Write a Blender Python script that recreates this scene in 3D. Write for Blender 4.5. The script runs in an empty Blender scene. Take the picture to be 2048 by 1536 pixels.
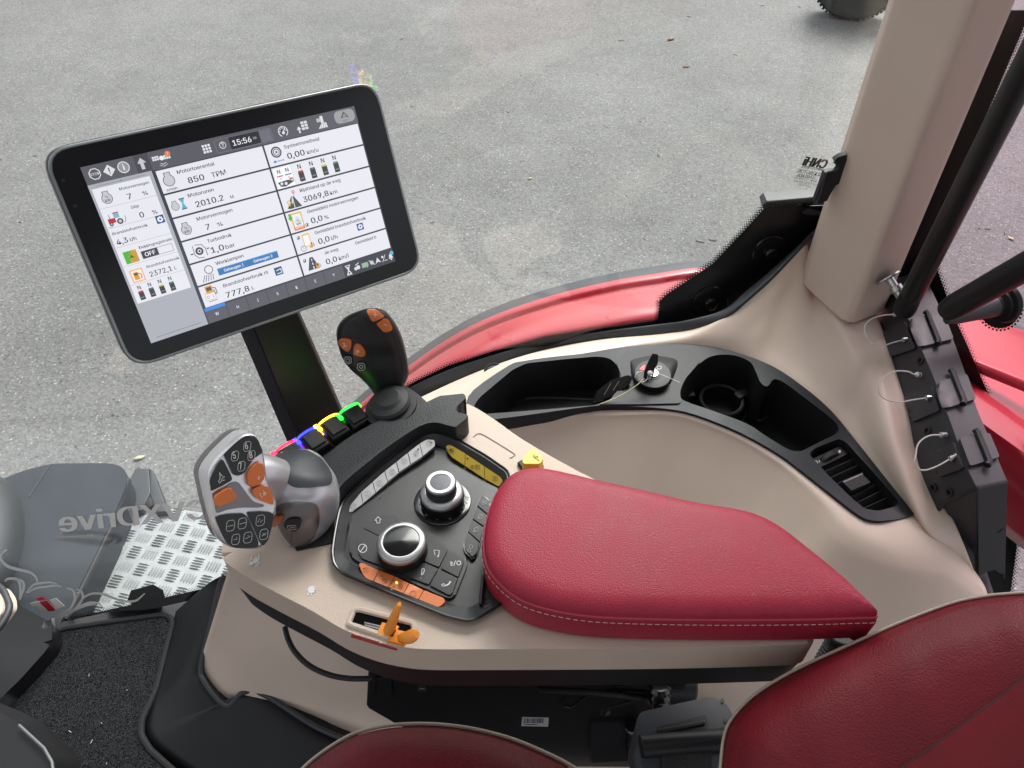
import bpy, bmesh, math, random
from mathutils import Vector, Matrix
from mathutils.bvhtree import BVHTree
from mathutils.geometry import delaunay_2d_cdt
random.seed(7)
S = bpy.context.scene
COL = S.collection
# ------------------------------------------------------------------ camera, sky, sun, exposure
EXP = 1.08
F = 1547.0
C0 = Vector((0, 0, 2.7))
PITCH = math.radians(44)
R = Vector((1, 0, 0)); FW = Vector((0, math.cos(PITCH), -math.sin(PITCH))); U = Vector((0, math.sin(PITCH), math.cos(PITCH)))
cd = bpy.data.cameras.new('camera'); cam = bpy.data.objects.new('camera', cd); COL.objects.link(cam)
cd.sensor_width = 36; cd.lens = 36 * F / 2048; cd.clip_start = .02; cd.clip_end = 300
cam.location = C0; cam.rotation_euler = (math.pi / 2 - PITCH, 0, 0)
S.camera = cam
W = bpy.data.worlds.new('World'); S.world = W; W.use_nodes = True
nt = W.node_tree; bg = nt.nodes['Background']
sky = nt.nodes.new('ShaderNodeTexSky'); sky.sky_type = 'NISHITA'; sky.sun_disc = False
sky.sun_elevation = math.radians(52); sky.sun_rotation = math.radians(20); sky.dust_density = 6; sky.air_density = 1.2
hs = nt.nodes.new('ShaderNodeHueSaturation'); hs.inputs['Saturation'].default_value = .22
nt.links.new(sky.outputs[0], hs.inputs['Color']); nt.links.new(hs.outputs[0], bg.inputs[0]); bg.inputs[1].default_value = .138
sl = bpy.data.lights.new('sun', 'SUN'); sl.energy = 1.2; sl.angle = math.radians(34); sl.color = (1, .97, .93)
so = bpy.data.objects.new('sun', sl); COL.objects.link(so)
sd = Vector((math.sin(math.radians(20)) * math.cos(math.radians(52)), math.cos(math.radians(20)) * math.cos(math.radians(52)), math.sin(math.radians(52))))
so.rotation_euler = sd.to_track_quat('Z', 'Y').to_euler()
vs_ = S.view_settings; vs_.view_transform = 'Standard'; vs_.look = 'None'; vs_.exposure = EXP; vs_.gamma = 1; vs_.use_curve_mapping = False
S.cycles.use_denoising = True
S.cycles.max_bounces = 8; S.cycles.transparent_max_bounces = 12; S.cycles.caustics_reflective = False; S.cycles.caustics_refractive = False
EM = 1 / 2 ** EXP      # emission that shows as 1.0

# ------------------------------------------------------------------ helpers
def ray(p): return R * ((p[0] - 1024) / F) + U * ((768 - p[1]) / F) + FW
def at(p, z): d = ray(p); return C0 + d * ((z - C0.z) / d.z)
def aty(p, y): d = ray(p); return C0 + d * (y / d.y)
def atd(p, t): return C0 + ray(p) * t
def atp(p, o, n): d = ray(p); return C0 + d * ((o - C0).dot(n) / d.dot(n))
def px(v): q = v - C0; t = q.dot(FW); return (1024 + F * q.dot(R) / t, 768 - F * q.dot(U) / t)
def HZ(z): return lambda p: (at(p, z), Vector((0, 0, 1)))
def HP(o, n): return lambda p: (atp(p, o, n), n)
def HB(bvh, fall=None):
    def h(p):
        d = ray(p).normalized(); l, n, i, s = bvh.ray_cast(C0, d)
        if l is None: return (None, None) if fall is None else fall(p)
        if n.dot(d) > 0: n = -n
        return l, n
    return h
def zz(ox, oy, s):
    return lambda *pts: [(ox + x / s, oy + y / s) for x, y in pts]
def cr(P, n=6, closed=False):
    P = [tuple(p) for p in P]; L = len(P); out = []
    rng = range(L) if closed else range(L - 1)
    for i in rng:
        if closed: a, b, c, d = P[i - 1], P[i], P[(i + 1) % L], P[(i + 2) % L]
        else: a, b, c, d = P[max(i - 1, 0)], P[i], P[i + 1], P[min(i + 2, L - 1)]
        for k in range(n):
            t = k / n
            out.append(tuple(.5 * (2 * b[j] + (c[j] - a[j]) * t + (2 * a[j] - 5 * b[j] + 4 * c[j] - d[j]) * t * t + (3 * b[j] - a[j] - 3 * c[j] + d[j]) * t ** 3) for j in range(len(b))))
    if not closed: out.append(P[-1])
    return out
def rnd(P, r, n=5):
    out = []; L = len(P)
    for i in range(L):
        a, b, c = Vector(P[i - 1]), Vector(P[i]), Vector(P[(i + 1) % L])
        ra = min(r, (a - b).length * .45); rc = min(r, (c - b).length * .45)
        p = b + (a - b).normalized() * ra; q = b + (c - b).normalized() * rc
        for k in range(n + 1):
            t = k / n; out.append(tuple(p * (1 - t) ** 2 + b * (2 * t * (1 - t)) + q * t * t))
    return out
def dens(P, step):
    out = []; L = len(P)
    for i in range(L):
        a, b = Vector(P[i]), Vector(P[(i + 1) % L]); k = max(1, int((b - a).length / step))
        for j in range(k): out.append(tuple(a + (b - a) * (j / k)))
    return out
def inside(p, poly):
    x, y = p[0], p[1]; c = False; j = len(poly) - 1
    for i in range(len(poly)):
        a, b = poly[i], poly[j]
        if (a[1] > y) != (b[1] > y) and x < (b[0] - a[0]) * (y - a[1]) / (b[1] - a[1]) + a[0]: c = not c
        j = i
    return c
def circ(c, r, n=24, ry=None, a0=0):
    ry = ry or r
    return [(c[0] + r * math.cos(a0 + 2 * math.pi * k / n), c[1] + ry * math.sin(a0 + 2 * math.pi * k / n)) for k in range(n)]
def cdt(outer, holes=(), step=None):
    vs = [Vector(p[:2]) for p in outer]; ed = [(i, (i + 1) % len(outer)) for i in range(len(outer))]
    for h in holes:
        b = len(vs); vs += [Vector(p[:2]) for p in h]; ed += [(b + i, b + (i + 1) % len(h)) for i in range(len(h))]
    if step:
        xs = [p[0] for p in outer]; ys = [p[1] for p in outer]
        x = min(xs) + step / 2
        while x < max(xs):
            y = min(ys) + step / 2
            while y < max(ys):
                if inside((x, y), outer) and not any(inside((x, y), h) for h in holes): vs.append(Vector((x, y)))
                y += step
            x += step
    r = delaunay_2d_cdt(vs, ed, [], 0, 1e-7)
    V = r[0]; T = []
    for f in r[2]:
        c = sum((V[i] for i in f), Vector((0, 0))) / len(f)
        if inside(c, outer) and not any(inside(c, h) for h in holes): T.append(f)
    return V, T
FONT = {}
FNT = None
try:      # Blender's own bundled interface font; the built-in font is the fallback
    import os
    FNT = bpy.data.fonts.load(os.path.join(bpy.utils.system_resource('DATAFILES'), 'fonts', 'Inter.woff2'))
except Exception:
    FNT = None
def glyphs(s, bold=0):
    if s not in FONT:
        cu = bpy.data.curves.new('t', 'FONT'); cu.body = s; cu.size = 1; cu.font = FNT or cu.font; cu.resolution_u = 4; cu.fill_mode = 'FRONT'
        ob = bpy.data.objects.new('t', cu); me = bpy.data.meshes.new_from_object(ob); k = .70 / (.509 if FNT else .682)
        FONT[s] = ([v.co * k for v in me.vertices], [tuple(p.vertices) for p in me.polygons])
        bpy.data.objects.remove(ob); bpy.data.curves.remove(cu); bpy.data.meshes.remove(me)
    V, Fs = FONT[s]
    if not bold: return V, Fs
    n = len(V); VV = []; FF = []      # heavier strokes: the glyph again, shifted sideways, each copy a hair higher
    for k, dx in enumerate((0, -bold, bold)):
        VV += [v + Vector((dx, 0, k * 2e-5)) for v in V]; FF += [tuple(i + k * n for i in f) for f in Fs]
    return VV, FF
class B:
    def __init__(s): s.bm = bmesh.new()
    def add(s, V, Fs, mi=0):
        vs = [s.bm.verts.new(v) for v in V]; out = []
        for f in Fs:
            try: q = s.bm.faces.new([vs[i] for i in f]); q.material_index = mi; out.append(q)
            except ValueError: pass
        return vs, out
    def prism(s, top, vec, bev=0, seg=3, mi=0, botbev=False):
        t = bmesh.new(); top = [Vector(p) for p in top]; vec = Vector(vec)
        nv = Vector()
        for i in range(len(top)): nv += top[i - 1].cross(top[i])
        if nv.dot(vec) > 0: top = top[::-1]
        a = [t.verts.new(p) for p in top]; b = [t.verts.new(p + vec) for p in top]; n = len(a)
        f = t.faces.new(a); fb = t.faces.new(b[::-1])
        for i in range(n): t.faces.new([a[i], b[i], b[(i + 1) % n], a[(i + 1) % n]])
        if bev:
            e = list(f.edges) + (list(fb.edges) if botbev else [])
            bmesh.ops.bevel(t, geom=e, offset=bev, segments=seg, profile=.5, affect='EDGES', clamp_overlap=True)
        s.join(t, mi); return s
    def join(s, t, mi=None):
        t.verts.index_update(); vs = [s.bm.verts.new(v.co) for v in t.verts]
        for f in t.faces:
            try: q = s.bm.faces.new([vs[v.index] for v in f.verts]); q.material_index = f.material_index if mi is None else mi
            except ValueError: pass
        t.free()
    def box(s, o, ax, ay, az, bev=0, mi=0, seg=2):
        o = Vector(o); ax, ay, az = Vector(ax), Vector(ay), Vector(az)
        s.prism([o - ax - ay + az, o + ax - ay + az, o + ax + ay + az, o - ax + ay + az], -2 * az, bev, seg, mi, botbev=True); return s
    def tube(s, P, r, n=8, mi=0, closed=False, flat=None):
        P = [Vector(p) for p in P]; L = len(P); rings = []; up = None
        for i in range(L):
            if closed: d = P[(i + 1) % L] - P[i - 1]
            else: d = P[min(i + 1, L - 1)] - P[max(i - 1, 0)]
            d.normalize()
            if up is None: up = d.orthogonal().normalized()
            if flat is not None: up = Vector(flat)
            up = (up - d * up.dot(d)).normalized(); sd_ = d.cross(up)
            rr = r[i] if isinstance(r, (list, tuple)) else r
            rings.append([P[i] + (up * math.cos(2 * math.pi * k / n) + sd_ * math.sin(2 * math.pi * k / n)) * rr for k in range(n)])
        V = [p for q in rings for p in q]; Fs = []
        for i in range(L if closed else L - 1):
            j = (i + 1) % L
            for k in range(n): Fs.append((i * n + k, i * n + (k + 1) % n, j * n + (k + 1) % n, j * n + k))
        if not closed: Fs += [tuple(range(n))[::-1], tuple(range((L - 1) * n, L * n))]
        s.add(V, Fs, mi); return s
    def lathe(s, c, ax, prof, n=40, mi=0):
        c = Vector(c); ax = Vector(ax).normalized(); a = ax.orthogonal().normalized(); b = ax.cross(a)
        V = []; Fs = []
        for r, h in prof:
            r = max(r, 1e-5)
            V += [c + ax * h + (a * math.cos(2 * math.pi * k / n) + b * math.sin(2 * math.pi * k / n)) * r for k in range(n)]
        m = len(prof)
        for i in range(m - 1):
            for k in range(n): Fs.append((i * n + k, i * n + (k + 1) % n, (i + 1) * n + (k + 1) % n, (i + 1) * n + k))
        Fs += [tuple(range(n))[::-1], tuple(range((m - 1) * n, m * n))]
        s.add(V, Fs, mi); return s
    def loft(s, rows, nu=6, nv=6, mi=0, closed=False, cap=False, smooth_v=True):
        Rr = [cr([tuple(p) for p in r], nu, closed) for r in rows]
        m = len(Rr[0])
        if smooth_v:
            cols = [cr([r[i] for r in Rr], nv) for i in range(m)]
            Rr = [[cols[i][j] for i in range(m)] for j in range(len(cols[0]))]
        V = [p for r in Rr for p in r]; Fs = []
        for j in range(len(Rr) - 1):
            for i in range(m if closed else m - 1):
                k = (i + 1) % m; Fs.append((j * m + i, j * m + k, (j + 1) * m + k, (j + 1) * m + i))
        if cap: Fs += [tuple(range(m))[::-1], tuple(range((len(Rr) - 1) * m, len(Rr) * m))]
        s.add(V, Fs, mi); return s
    def pxloft(s, rings, n=24, nv=5, mi=0, sq=1.0, fwd=None):
        # rings (left px, right px, depth, half thickness): a rounded solid of revolution-like rings
        rows = []
        for l, r_, t, dr in rings:
            a, b = atd(l, t), atd(r_, t); c = (a + b) / 2; h = (b - a) / 2; d = (fwd or FW) * dr
            row = []
            for k in range(n):
                w = 2 * math.pi * k / n; cx, sx = math.cos(w), math.sin(w)
                row.append(c + h * math.copysign(abs(cx) ** sq, cx) + d * math.copysign(abs(sx) ** sq, sx))
            rows.append(row)
        m = n; cols = [cr([tuple(r[i]) for r in rows], nv) for i in range(m)]
        Rr = [[cols[i][j] for i in range(m)] for j in range(len(cols[0]))]
        V = [p for r in Rr for p in r]; Fs = []
        for j in range(len(Rr) - 1):
            for i in range(m): k = (i + 1) % m; Fs.append((j * m + i, j * m + k, (j + 1) * m + k, (j + 1) * m + i))
        Fs += [tuple(range(m))[::-1], tuple(range((len(Rr) - 1) * m, len(Rr) * m))]
        s.add(V, Fs, mi); return s
    def drape(s, poly, hit, h=.002, mi=0, step=None, holes=(), under=.0015, dn=None):
        poly = dens(poly, dn) if dn else poly
        V, T = cdt(poly, holes, step); P = []; N = []
        for v in V:
            l, n = hit((v.x, v.y)); P.append(l); N.append(n)
        T = [f for f in T if all(P[i] is not None for i in f)]
        top = {}; bot = {}
        for f in T:
            for i in f:
                if i not in top: top[i] = s.bm.verts.new(P[i] + N[i] * h)
        ec = {}
        for f in T:
            try: s.bm.faces.new([top[i] for i in f]).material_index = mi
            except ValueError: continue
            for a, b in zip(f, f[1:] + f[:1]): ec[(a, b)] = 1
        for (a, b) in ec:
            if (b, a) in ec: continue
            for i in (a, b):
                if i not in bot: bot[i] = s.bm.verts.new(P[i] - N[i] * under)
            try: s.bm.faces.new([top[b], top[a], bot[a], bot[b]]).material_index = mi
            except ValueError: pass
        return s
    def ribbon(s, P, w, hit, lift=.0006, mi=0, closed=False):
        L = len(P); A = []; Bv = []
        for i in range(L):
            a = Vector(P[i - 1] if (closed or i) else P[0]); b = Vector(P[(i + 1) % L] if (closed or i < L - 1) else P[-1])
            d = (b - a).normalized() if (b - a).length > 1e-9 else Vector((1, 0)); nn = Vector((-d.y, d.x))
            ww = w[i] if isinstance(w, (list, tuple)) else w
            for q, lst in ((1, A), (-1, Bv)):
                l, n = hit(tuple(Vector(P[i]) + nn * (q * ww / 2))); lst.append(None if l is None else l + n * lift)
        for i in range(L if closed else L - 1):
            j = (i + 1) % L
            if None in (A[i], A[j], Bv[i], Bv[j]): continue
            s.add([A[i], A[j], Bv[j], Bv[i]], [(0, 1, 2, 3)], mi)
        return s
    def text(s, t, o, ux, uy, size, mi=0, width=None, align=0, xs=.9, bold=0, hit=None):
        V, Fs = glyphs(t, bold)
        if not V: return s
        x0 = min(v.x for v in V); x1 = max(v.x for v in V)
        sx = width / (x1 - x0) if width else size * xs
        off = x0 + (x1 - x0) * align
        nz = Vector(ux).cross(Vector(uy)); nz = nz if nz.dot(C0 - Vector(o)) > 0 else -nz
        s.add([Vector(o) + Vector(ux) * ((v.x - off) * sx) + Vector(uy) * (v.y * size) + nz * v.z for v in V], Fs, mi); return s
    def bvh(s): s.bm.normal_update(); return BVHTree.FromBMesh(s.bm)
    def out(s, name, mats, parent=None, ang=40, solid=0, recalc=True, weld=True):
        bm = s.bm
        if weld: bmesh.ops.remove_doubles(bm, verts=bm.verts, dist=2e-6)
        if recalc: bmesh.ops.recalc_face_normals(bm, faces=bm.faces)
        off = WL.get(parent, Vector()) if parent else Vector()
        for v in bm.verts: v.co -= off
        me = bpy.data.meshes.new(name); bm.to_mesh(me); bm.free()
        for p in me.polygons: p.use_smooth = True
        me.set_sharp_from_angle(angle=math.radians(ang))
        for m in (mats if isinstance(mats, (list, tuple)) else [mats]): me.materials.append(m)
        ob = bpy.data.objects.new(name, me); COL.objects.link(ob)
        if parent: ob.parent = parent
        WL[ob] = off.copy()
        wn = ob.modifiers.new('weighted_normals', 'WEIGHTED_NORMAL'); wn.keep_sharp = True; wn.weight = 60
        if solid:
            sm = ob.modifiers.new('thickness', 'SOLIDIFY'); sm.thickness = solid; sm.offset = -1
        return ob
WL = {}
def tag(o, label, cat, group=None, kind=None):
    if label: o['label'] = label
    if cat: o['category'] = cat
    if group: o['group'] = group
    if kind: o['kind'] = kind
    return o
def thing(name, label, cat, loc, group=None):
    o = bpy.data.objects.new(name, None); o.empty_display_size = .02; COL.objects.link(o); o.location = loc; WL[o] = Vector(loc)
    return tag(o, label, cat, group)
# ------------------------------------------------------------------ materials
def lin(r, g, b):
    f = lambda c: (c / 255 / 12.92) if c / 255 <= .04045 else ((c / 255 + .055) / 1.055) ** 2.4
    return (f(r), f(g), f(b), 1)
def mat(name, col, rough=.5, metal=0, bump=None, var=None, coat=0, spec=.5, emis=0, sheen=0, rvar=0):
    m = bpy.data.materials.new(name); m.use_nodes = True; n = m.node_tree; b = n.nodes['Principled BSDF']; L = n.links.new
    col = tuple(col) + ((1,) if len(col) == 3 else ())
    b.inputs['Base Color'].default_value = col; b.inputs['Roughness'].default_value = rough; b.inputs['Metallic'].default_value = metal
    b.inputs['Coat Weight'].default_value = coat; b.inputs['Coat Roughness'].default_value = .04; b.inputs['Specular IOR Level'].default_value = spec
    b.inputs['Sheen Weight'].default_value = sheen
    if emis: b.inputs['Emission Color'].default_value = col; b.inputs['Emission Strength'].default_value = emis
    tc = n.nodes.new('ShaderNodeTexCoord')
    if var:
        no = n.nodes.new('ShaderNodeTexNoise'); no.inputs['Scale'].default_value = var[0]; no.inputs['Detail'].default_value = 5
        L(tc.outputs['Object'], no.inputs['Vector'])
        mr = n.nodes.new('ShaderNodeMapRange'); mr.inputs['From Min'].default_value = .3; mr.inputs['From Max'].default_value = .7
        mr.inputs['To Min'].default_value = 1 - var[1]; mr.inputs['To Max'].default_value = 1 + var[1]; L(no.outputs['Fac'], mr.inputs['Value'])
        mx = n.nodes.new('ShaderNodeMix'); mx.data_type = 'RGBA'; mx.blend_type = 'MULTIPLY'; mx.inputs['Factor'].default_value = 1
        mx.inputs['A'].default_value = col; L(mr.outputs[0], mx.inputs['B']); L(mx.outputs['Result'], b.inputs['Base Color'])
        mr2 = n.nodes.new('ShaderNodeMapRange'); mr2.inputs['From Min'].default_value = .3; mr2.inputs['From Max'].default_value = .7
        mr2.inputs['To Min'].default_value = rough - (rvar or .05); mr2.inputs['To Max'].default_value = rough + (rvar or .05)
        L(no.outputs['Fac'], mr2.inputs['Value']); L(mr2.outputs[0], b.inputs['Roughness'])
    if bump:
        kind, sc, st, dist = bump
        if kind == 'v':
            t = n.nodes.new('ShaderNodeTexVoronoi'); t.feature = 'SMOOTH_F1'; t.inputs['Smoothness'].default_value = .4; o = t.outputs['Distance']
        else:
            t = n.nodes.new('ShaderNodeTexNoise'); t.inputs['Detail'].default_value = 3; o = t.outputs['Fac']
        t.inputs['Scale'].default_value = sc; L(tc.outputs['Object'], t.inputs['Vector'])
        bp = n.nodes.new('ShaderNodeBump'); bp.inputs['Strength'].default_value = st; bp.inputs['Distance'].default_value = dist
        if kind == 'v': bp.invert = True
        L(o, bp.inputs['Height']); L(bp.outputs[0], b.inputs['Normal'])
    return m
BEIGE = mat('beige_plastic', (.66, .535, .45), .5, bump=('v', 900, .12, .001), var=(9, .03))
BEIGE2 = mat('beige_grained_plastic', (.545, .44, .365), .52, bump=('v', 800, .16, .001), var=(14, .04))
BLK = mat('black_plastic', (.011, .011, .0125), .45, bump=('n', 1400, .12, .001), var=(16, .15), spec=.32)
BLKG = mat('black_grained_plastic', (.017, .019, .022), .5, bump=('v', 750, .35, .001), var=(16, .1), spec=.35)
BLKD = mat('deep_black_plastic', (.008, .008, .009), .5, bump=('n', 900, .1, .001))
GLOSSB = mat('gloss_black', (.006, .006, .007), .12, spec=.6)
TRIM = mat('dark_grey_plastic', (.030, .034, .041), .5, bump=('n', 1000, .15, .001), var=(20, .12))
RUB = mat('rubber', (.022, .023, .025), .6, bump=('n', 700, .15, .001), var=(25, .15))
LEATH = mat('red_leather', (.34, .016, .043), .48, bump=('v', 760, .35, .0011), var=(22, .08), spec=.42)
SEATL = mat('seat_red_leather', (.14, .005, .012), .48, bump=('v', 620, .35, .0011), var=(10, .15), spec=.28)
SEATF = mat('seat_red_fabric', (.16, .004, .009), .8, bump=('n', 1500, .5, .001), var=(30, .12))
PIPE = mat('beige_piping', (.44, .37, .30), .6, bump=('n', 900, .2, .001))
THREAD = mat('pale_thread', (.55, .36, .32), .7)
REDP = mat('red_paint', (.43, .012, .032), .3, coat=.6, var=(5, .05), rvar=.04)
SILV = mat('satin_silver', (.50, .495, .525), .32, metal=.55, var=(30, .04))
SILVD = mat('dark_satin_silver', (.20, .18, .185), .28, metal=.8)
CHROME = mat('bright_chrome', (.75, .75, .76), .14, metal=1)
ALU = mat('brushed_aluminium', (.46, .46, .47), .38, metal=.9, bump=('n', 1800, .15, .0005))
ORG = mat('orange_plastic', (.62, .155, .035), .42, bump=('n', 900, .06, .0005))
ORG2 = mat('amber_plastic', (.72, .24, .02), .36, bump=('n', 500, .06, .0005))
YEL = mat('mustard_plastic', (.36, .25, .012), .42)
YEL2 = mat('bright_yellow_plastic', (.72, .50, .03), .4)
GRYB = mat('light_grey_plastic', (.43, .43, .44), .4)
ICON = mat('white_print', (.7, .7, .7), .6)
ICONB = mat('dark_print', (.02, .02, .02), .6)
ICONG = mat('grey_print', (.30, .29, .29), .6)
ICONO = mat('brown_print', (.34, .10, .03), .6)
REDPR = mat('red_print', (.40, .045, .03), .55)
WIRE = mat('pale_wire', (.62, .60, .57), .45)
CARPET = mat('black_carpet', (.010, .011, .014), .95, bump=('n', 480, 1, .0045), var=(330, .8), sheen=.2, spec=.1)
STEEL = mat('zinc_steel', (.55, .55, .55), .3, metal=1)
DECALG = mat('grey_decal', (.50, .49, .48), .6)
DECALR = mat('red_decal', (.36, .008, .02), .5)
FRIT = mat('black_frit', (.004, .004, .005), .25)
LINER = mat('headliner', (.5, .47, .44), .9)
def asphalt():
    m = bpy.data.materials.new('asphalt'); m.use_nodes = True; n = m.node_tree; b = n.nodes['Principled BSDF']; L = n.links.new
    tc = n.nodes.new('ShaderNodeTexCoord')
    def noise(sc, det=4, ro=.5):
        t = n.nodes.new('ShaderNodeTexNoise'); t.inputs['Scale'].default_value = sc; t.inputs['Detail'].default_value = det; t.inputs['Roughness'].default_value = ro; L(tc.outputs['Object'], t.inputs['Vector']); return t.outputs['Fac']
    def rng(o, a, b_, c, d):
        t = n.nodes.new('ShaderNodeMapRange'); t.inputs['From Min'].default_value = a; t.inputs['From Max'].default_value = b_; t.inputs['To Min'].default_value = c; t.inputs['To Max'].default_value = d; L(o, t.inputs['Value']); return t.outputs[0]
    def mth(op, a, b_):
        t = n.nodes.new('ShaderNodeMath'); t.operation = op
        for i, q in enumerate((a, b_)):
            if isinstance(q, (int, float)): t.inputs[i].default_value = q
            else: L(q, t.inputs[i])
        return t.outputs[0]
    v = n.nodes.new('ShaderNodeTexVoronoi'); v.inputs['Scale'].default_value = 85; L(tc.outputs['Object'], v.inputs['Vector'])
    sep = n.nodes.new('ShaderNodeSeparateColor'); L(v.outputs['Color'], sep.inputs[0])
    stone = rng(sep.outputs[0], .0, 1, .72, 1.22)
    spark = rng(sep.outputs[1], .93, .97, 0, 1.5)
    core = rng(v.outputs['Distance'], .25, .5, 1, 0)
    spark = mth('MULTIPLY', spark, core)
    v2 = n.nodes.new('ShaderNodeTexVoronoi'); v2.inputs['Scale'].default_value = 42; L(tc.outputs['Object'], v2.inputs['Vector'])
    sep2 = n.nodes.new('ShaderNodeSeparateColor'); L(v2.outputs['Color'], sep2.inputs[0])
    v3 = n.nodes.new('ShaderNodeTexVoronoi'); v3.inputs['Scale'].default_value = 58; L(tc.outputs['Object'], v3.inputs['Vector'])
    sep3 = n.nodes.new('ShaderNodeSeparateColor'); L(v3.outputs['Color'], sep3.inputs[0])
    spark2 = mth('ADD', mth('MULTIPLY', rng(sep2.outputs[1], .94, .96, 0, .75), rng(v2.outputs['Distance'], .14, .30, 1, 0)), mth('MULTIPLY', rng(sep3.outputs[0], .91, .96, 0, .95), rng(v3.outputs['Distance'], .15, .3, 1, 0)))
    dark = mth('MULTIPLY', rng(sep2.outputs[2], .95, .97, 0, .45), rng(v2.outputs['Distance'], .2, .4, 1, 0))
    big = mth('MULTIPLY', rng(noise(.45, 5, .6), .3, .7, .80, 1.18), rng(noise(3.0, 6, .7), .3, .7, .88, 1.12))
    fine = rng(noise(60, 4, .7), .3, .7, .88, 1.12)
    val = mth('MULTIPLY', mth('MULTIPLY', stone, fine), big)
    val = mth('ADD', val, mth('ADD', spark, spark2)); val = mth('SUBTRACT', val, dark)
    val = mth('MULTIPLY', mth('MAXIMUM', mth('MULTIPLY', val, rng(noise(1.3, 4, .6), .58, .70, 1, .88)), .1), .139)
    mx = n.nodes.new('ShaderNodeMix'); mx.data_type = 'RGBA'; mx.blend_type = 'MULTIPLY'; mx.inputs['Factor'].default_value = 1
    mx.inputs['A'].default_value = (1, .985, .98, 1); L(val, mx.inputs['B']); L(mx.outputs['Result'], b.inputs['Base Color'])
    b.inputs['Roughness'].default_value = .8
    bp = n.nodes.new('ShaderNodeBump'); bp.inputs['Strength'].default_value = .45; bp.inputs['Distance'].default_value = .004
    L(v.outputs['Distance'], bp.inputs['Height']); L(bp.outputs[0], b.inputs['Normal'])
    return m
ASPH = asphalt()
def glassmat(tint=(.965, .985, .975, 1)):
    m = bpy.data.materials.new('cab_glass'); m.use_nodes = True; n = m.node_tree; n.nodes.clear(); L = n.links.new
    o = n.nodes.new('ShaderNodeOutputMaterial'); t = n.nodes.new('ShaderNodeBsdfTransparent'); t.inputs[0].default_value = tint
    g = n.nodes.new('ShaderNodeBsdfGlossy'); g.inputs['Roughness'].default_value = 0
    lw = n.nodes.new('ShaderNodeLayerWeight'); lw.inputs['Blend'].default_value = .5
    p = n.nodes.new('ShaderNodeMath'); p.operation = 'POWER'; p.inputs[1].default_value = 5; L(lw.outputs['Facing'], p.inputs[0])
    a = n.nodes.new('ShaderNodeMath'); a.operation = 'MULTIPLY_ADD'; a.inputs[1].default_value = .9; a.inputs[2].default_value = .042; L(p.outputs[0], a.inputs[0])
    tc = n.nodes.new('ShaderNodeTexCoord'); no = n.nodes.new('ShaderNodeTexNoise'); no.inputs['Scale'].default_value = 5; no.inputs['Detail'].default_value = 7; no.inputs['Roughness'].default_value = .7; L(tc.outputs['Object'], no.inputs['Vector'])
    mr = n.nodes.new('ShaderNodeMapRange'); mr.inputs['From Min'].default_value = .4; mr.inputs['From Max'].default_value = .75; mr.inputs['To Min'].default_value = .004; mr.inputs['To Max'].default_value = .020; L(no.outputs['Fac'], mr.inputs['Value'])
    df = n.nodes.new('ShaderNodeBsdfDiffuse'); df.inputs[0].default_value = (.6, .6, .58, 1)
    m1 = n.nodes.new('ShaderNodeMixShader'); L(mr.outputs[0], m1.inputs[0]); L(t.outputs[0], m1.inputs[1]); L(df.outputs[0], m1.inputs[2])
    mx = n.nodes.new('ShaderNodeMixShader'); L(a.outputs[0], mx.inputs[0]); L(m1.outputs[0], mx.inputs[1]); L(g.outputs[0], mx.inputs[2]); L(mx.outputs[0], o.inputs[0])
    return m
GLASS = glassmat(); GLASS_Q = glassmat((.95, .88, .92, 1))
def emis(name, col, st):
    m = bpy.data.materials.new(name); m.use_nodes = True; n = m.node_tree; b = n.nodes['Principled BSDF']
    b.inputs['Base Color'].default_value = (0.02, .02, .02, 1); b.inputs['Roughness'].default_value = .15
    b.inputs['Emission Color'].default_value = tuple(col[:3]) + (1,); b.inputs['Emission Strength'].default_value = st; return m
def sc_(r, g, b, k=1.0): return emis('screen_%d_%d_%d' % (r, g, b), lin(r, g, b), EM * k)
# ================================================================== SETTING: ground, cab floor
b = B(); b.add([(-60, -60, 0), (60, -60, 0), (60, 60, 0), (-60, 60, 0)], [(0, 1, 2, 3)])
tag(b.out('ground', ASPH), 'grey worn asphalt yard speckled with pale stones', 'ground', kind='structure')
b = B()
fl = [at(p, 1.40) for p in [(-500, 1330), (-60, 1275), (60, 1258), (130, 1243), (300, 1206), (440, 1172), (470, 1165)]]
fl += [Vector((fl[-1].x + .05, .62, 1.40)), Vector((1.0, .62, 1.40)), Vector((1.0, -.9, 1.40)), Vector((-1.0, -.9, 1.40))]
b.prism(fl, (0, 0, -.06), .012, 3)
tag(b.out('floor', mat('floor_plastic', (.034, .035, .038), .55, bump=('v', 420, .35, .001), var=(40, .2))), 'dark grey grained cab floor and door sill', 'floor', kind='structure')
# unseen cab roof, stretched for shade, with a hatch added for top light
t = thing('cab_roof', 'unseen pale roof lining over the cab with a glazed hatch added for light', 'roof', (0, 0, 3.05))
b = B(); hx0, hx1, hy0, hy1 = -.75, .45, -.35, .62; X0, X1, Y0, Y1 = -1.15, 1.35, -1.8, 1.1
for x0, x1, y0, y1 in ((X0, hx0, Y0, Y1), (hx1, X1, Y0, Y1), (hx0, hx1, Y0, hy0), (hx0, hx1, hy1, Y1)): b.box(((x0 + x1) / 2, (y0 + y1) / 2, 3.12), ((x1 - x0) / 2, 0, 0), (0, (y1 - y0) / 2, 0), (0, 0, .06))
b.out('roof_panel', LINER, t)
b = B(); b.box(((hx0 + hx1) / 2, (hy0 + hy1) / 2, 3.15), ((hx1 - hx0) / 2 + .01, 0, 0), (0, (hy1 - hy0) / 2 + .01, 0), (0, 0, .003)); b.out('added_light_hatch', GLASS, t)

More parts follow.
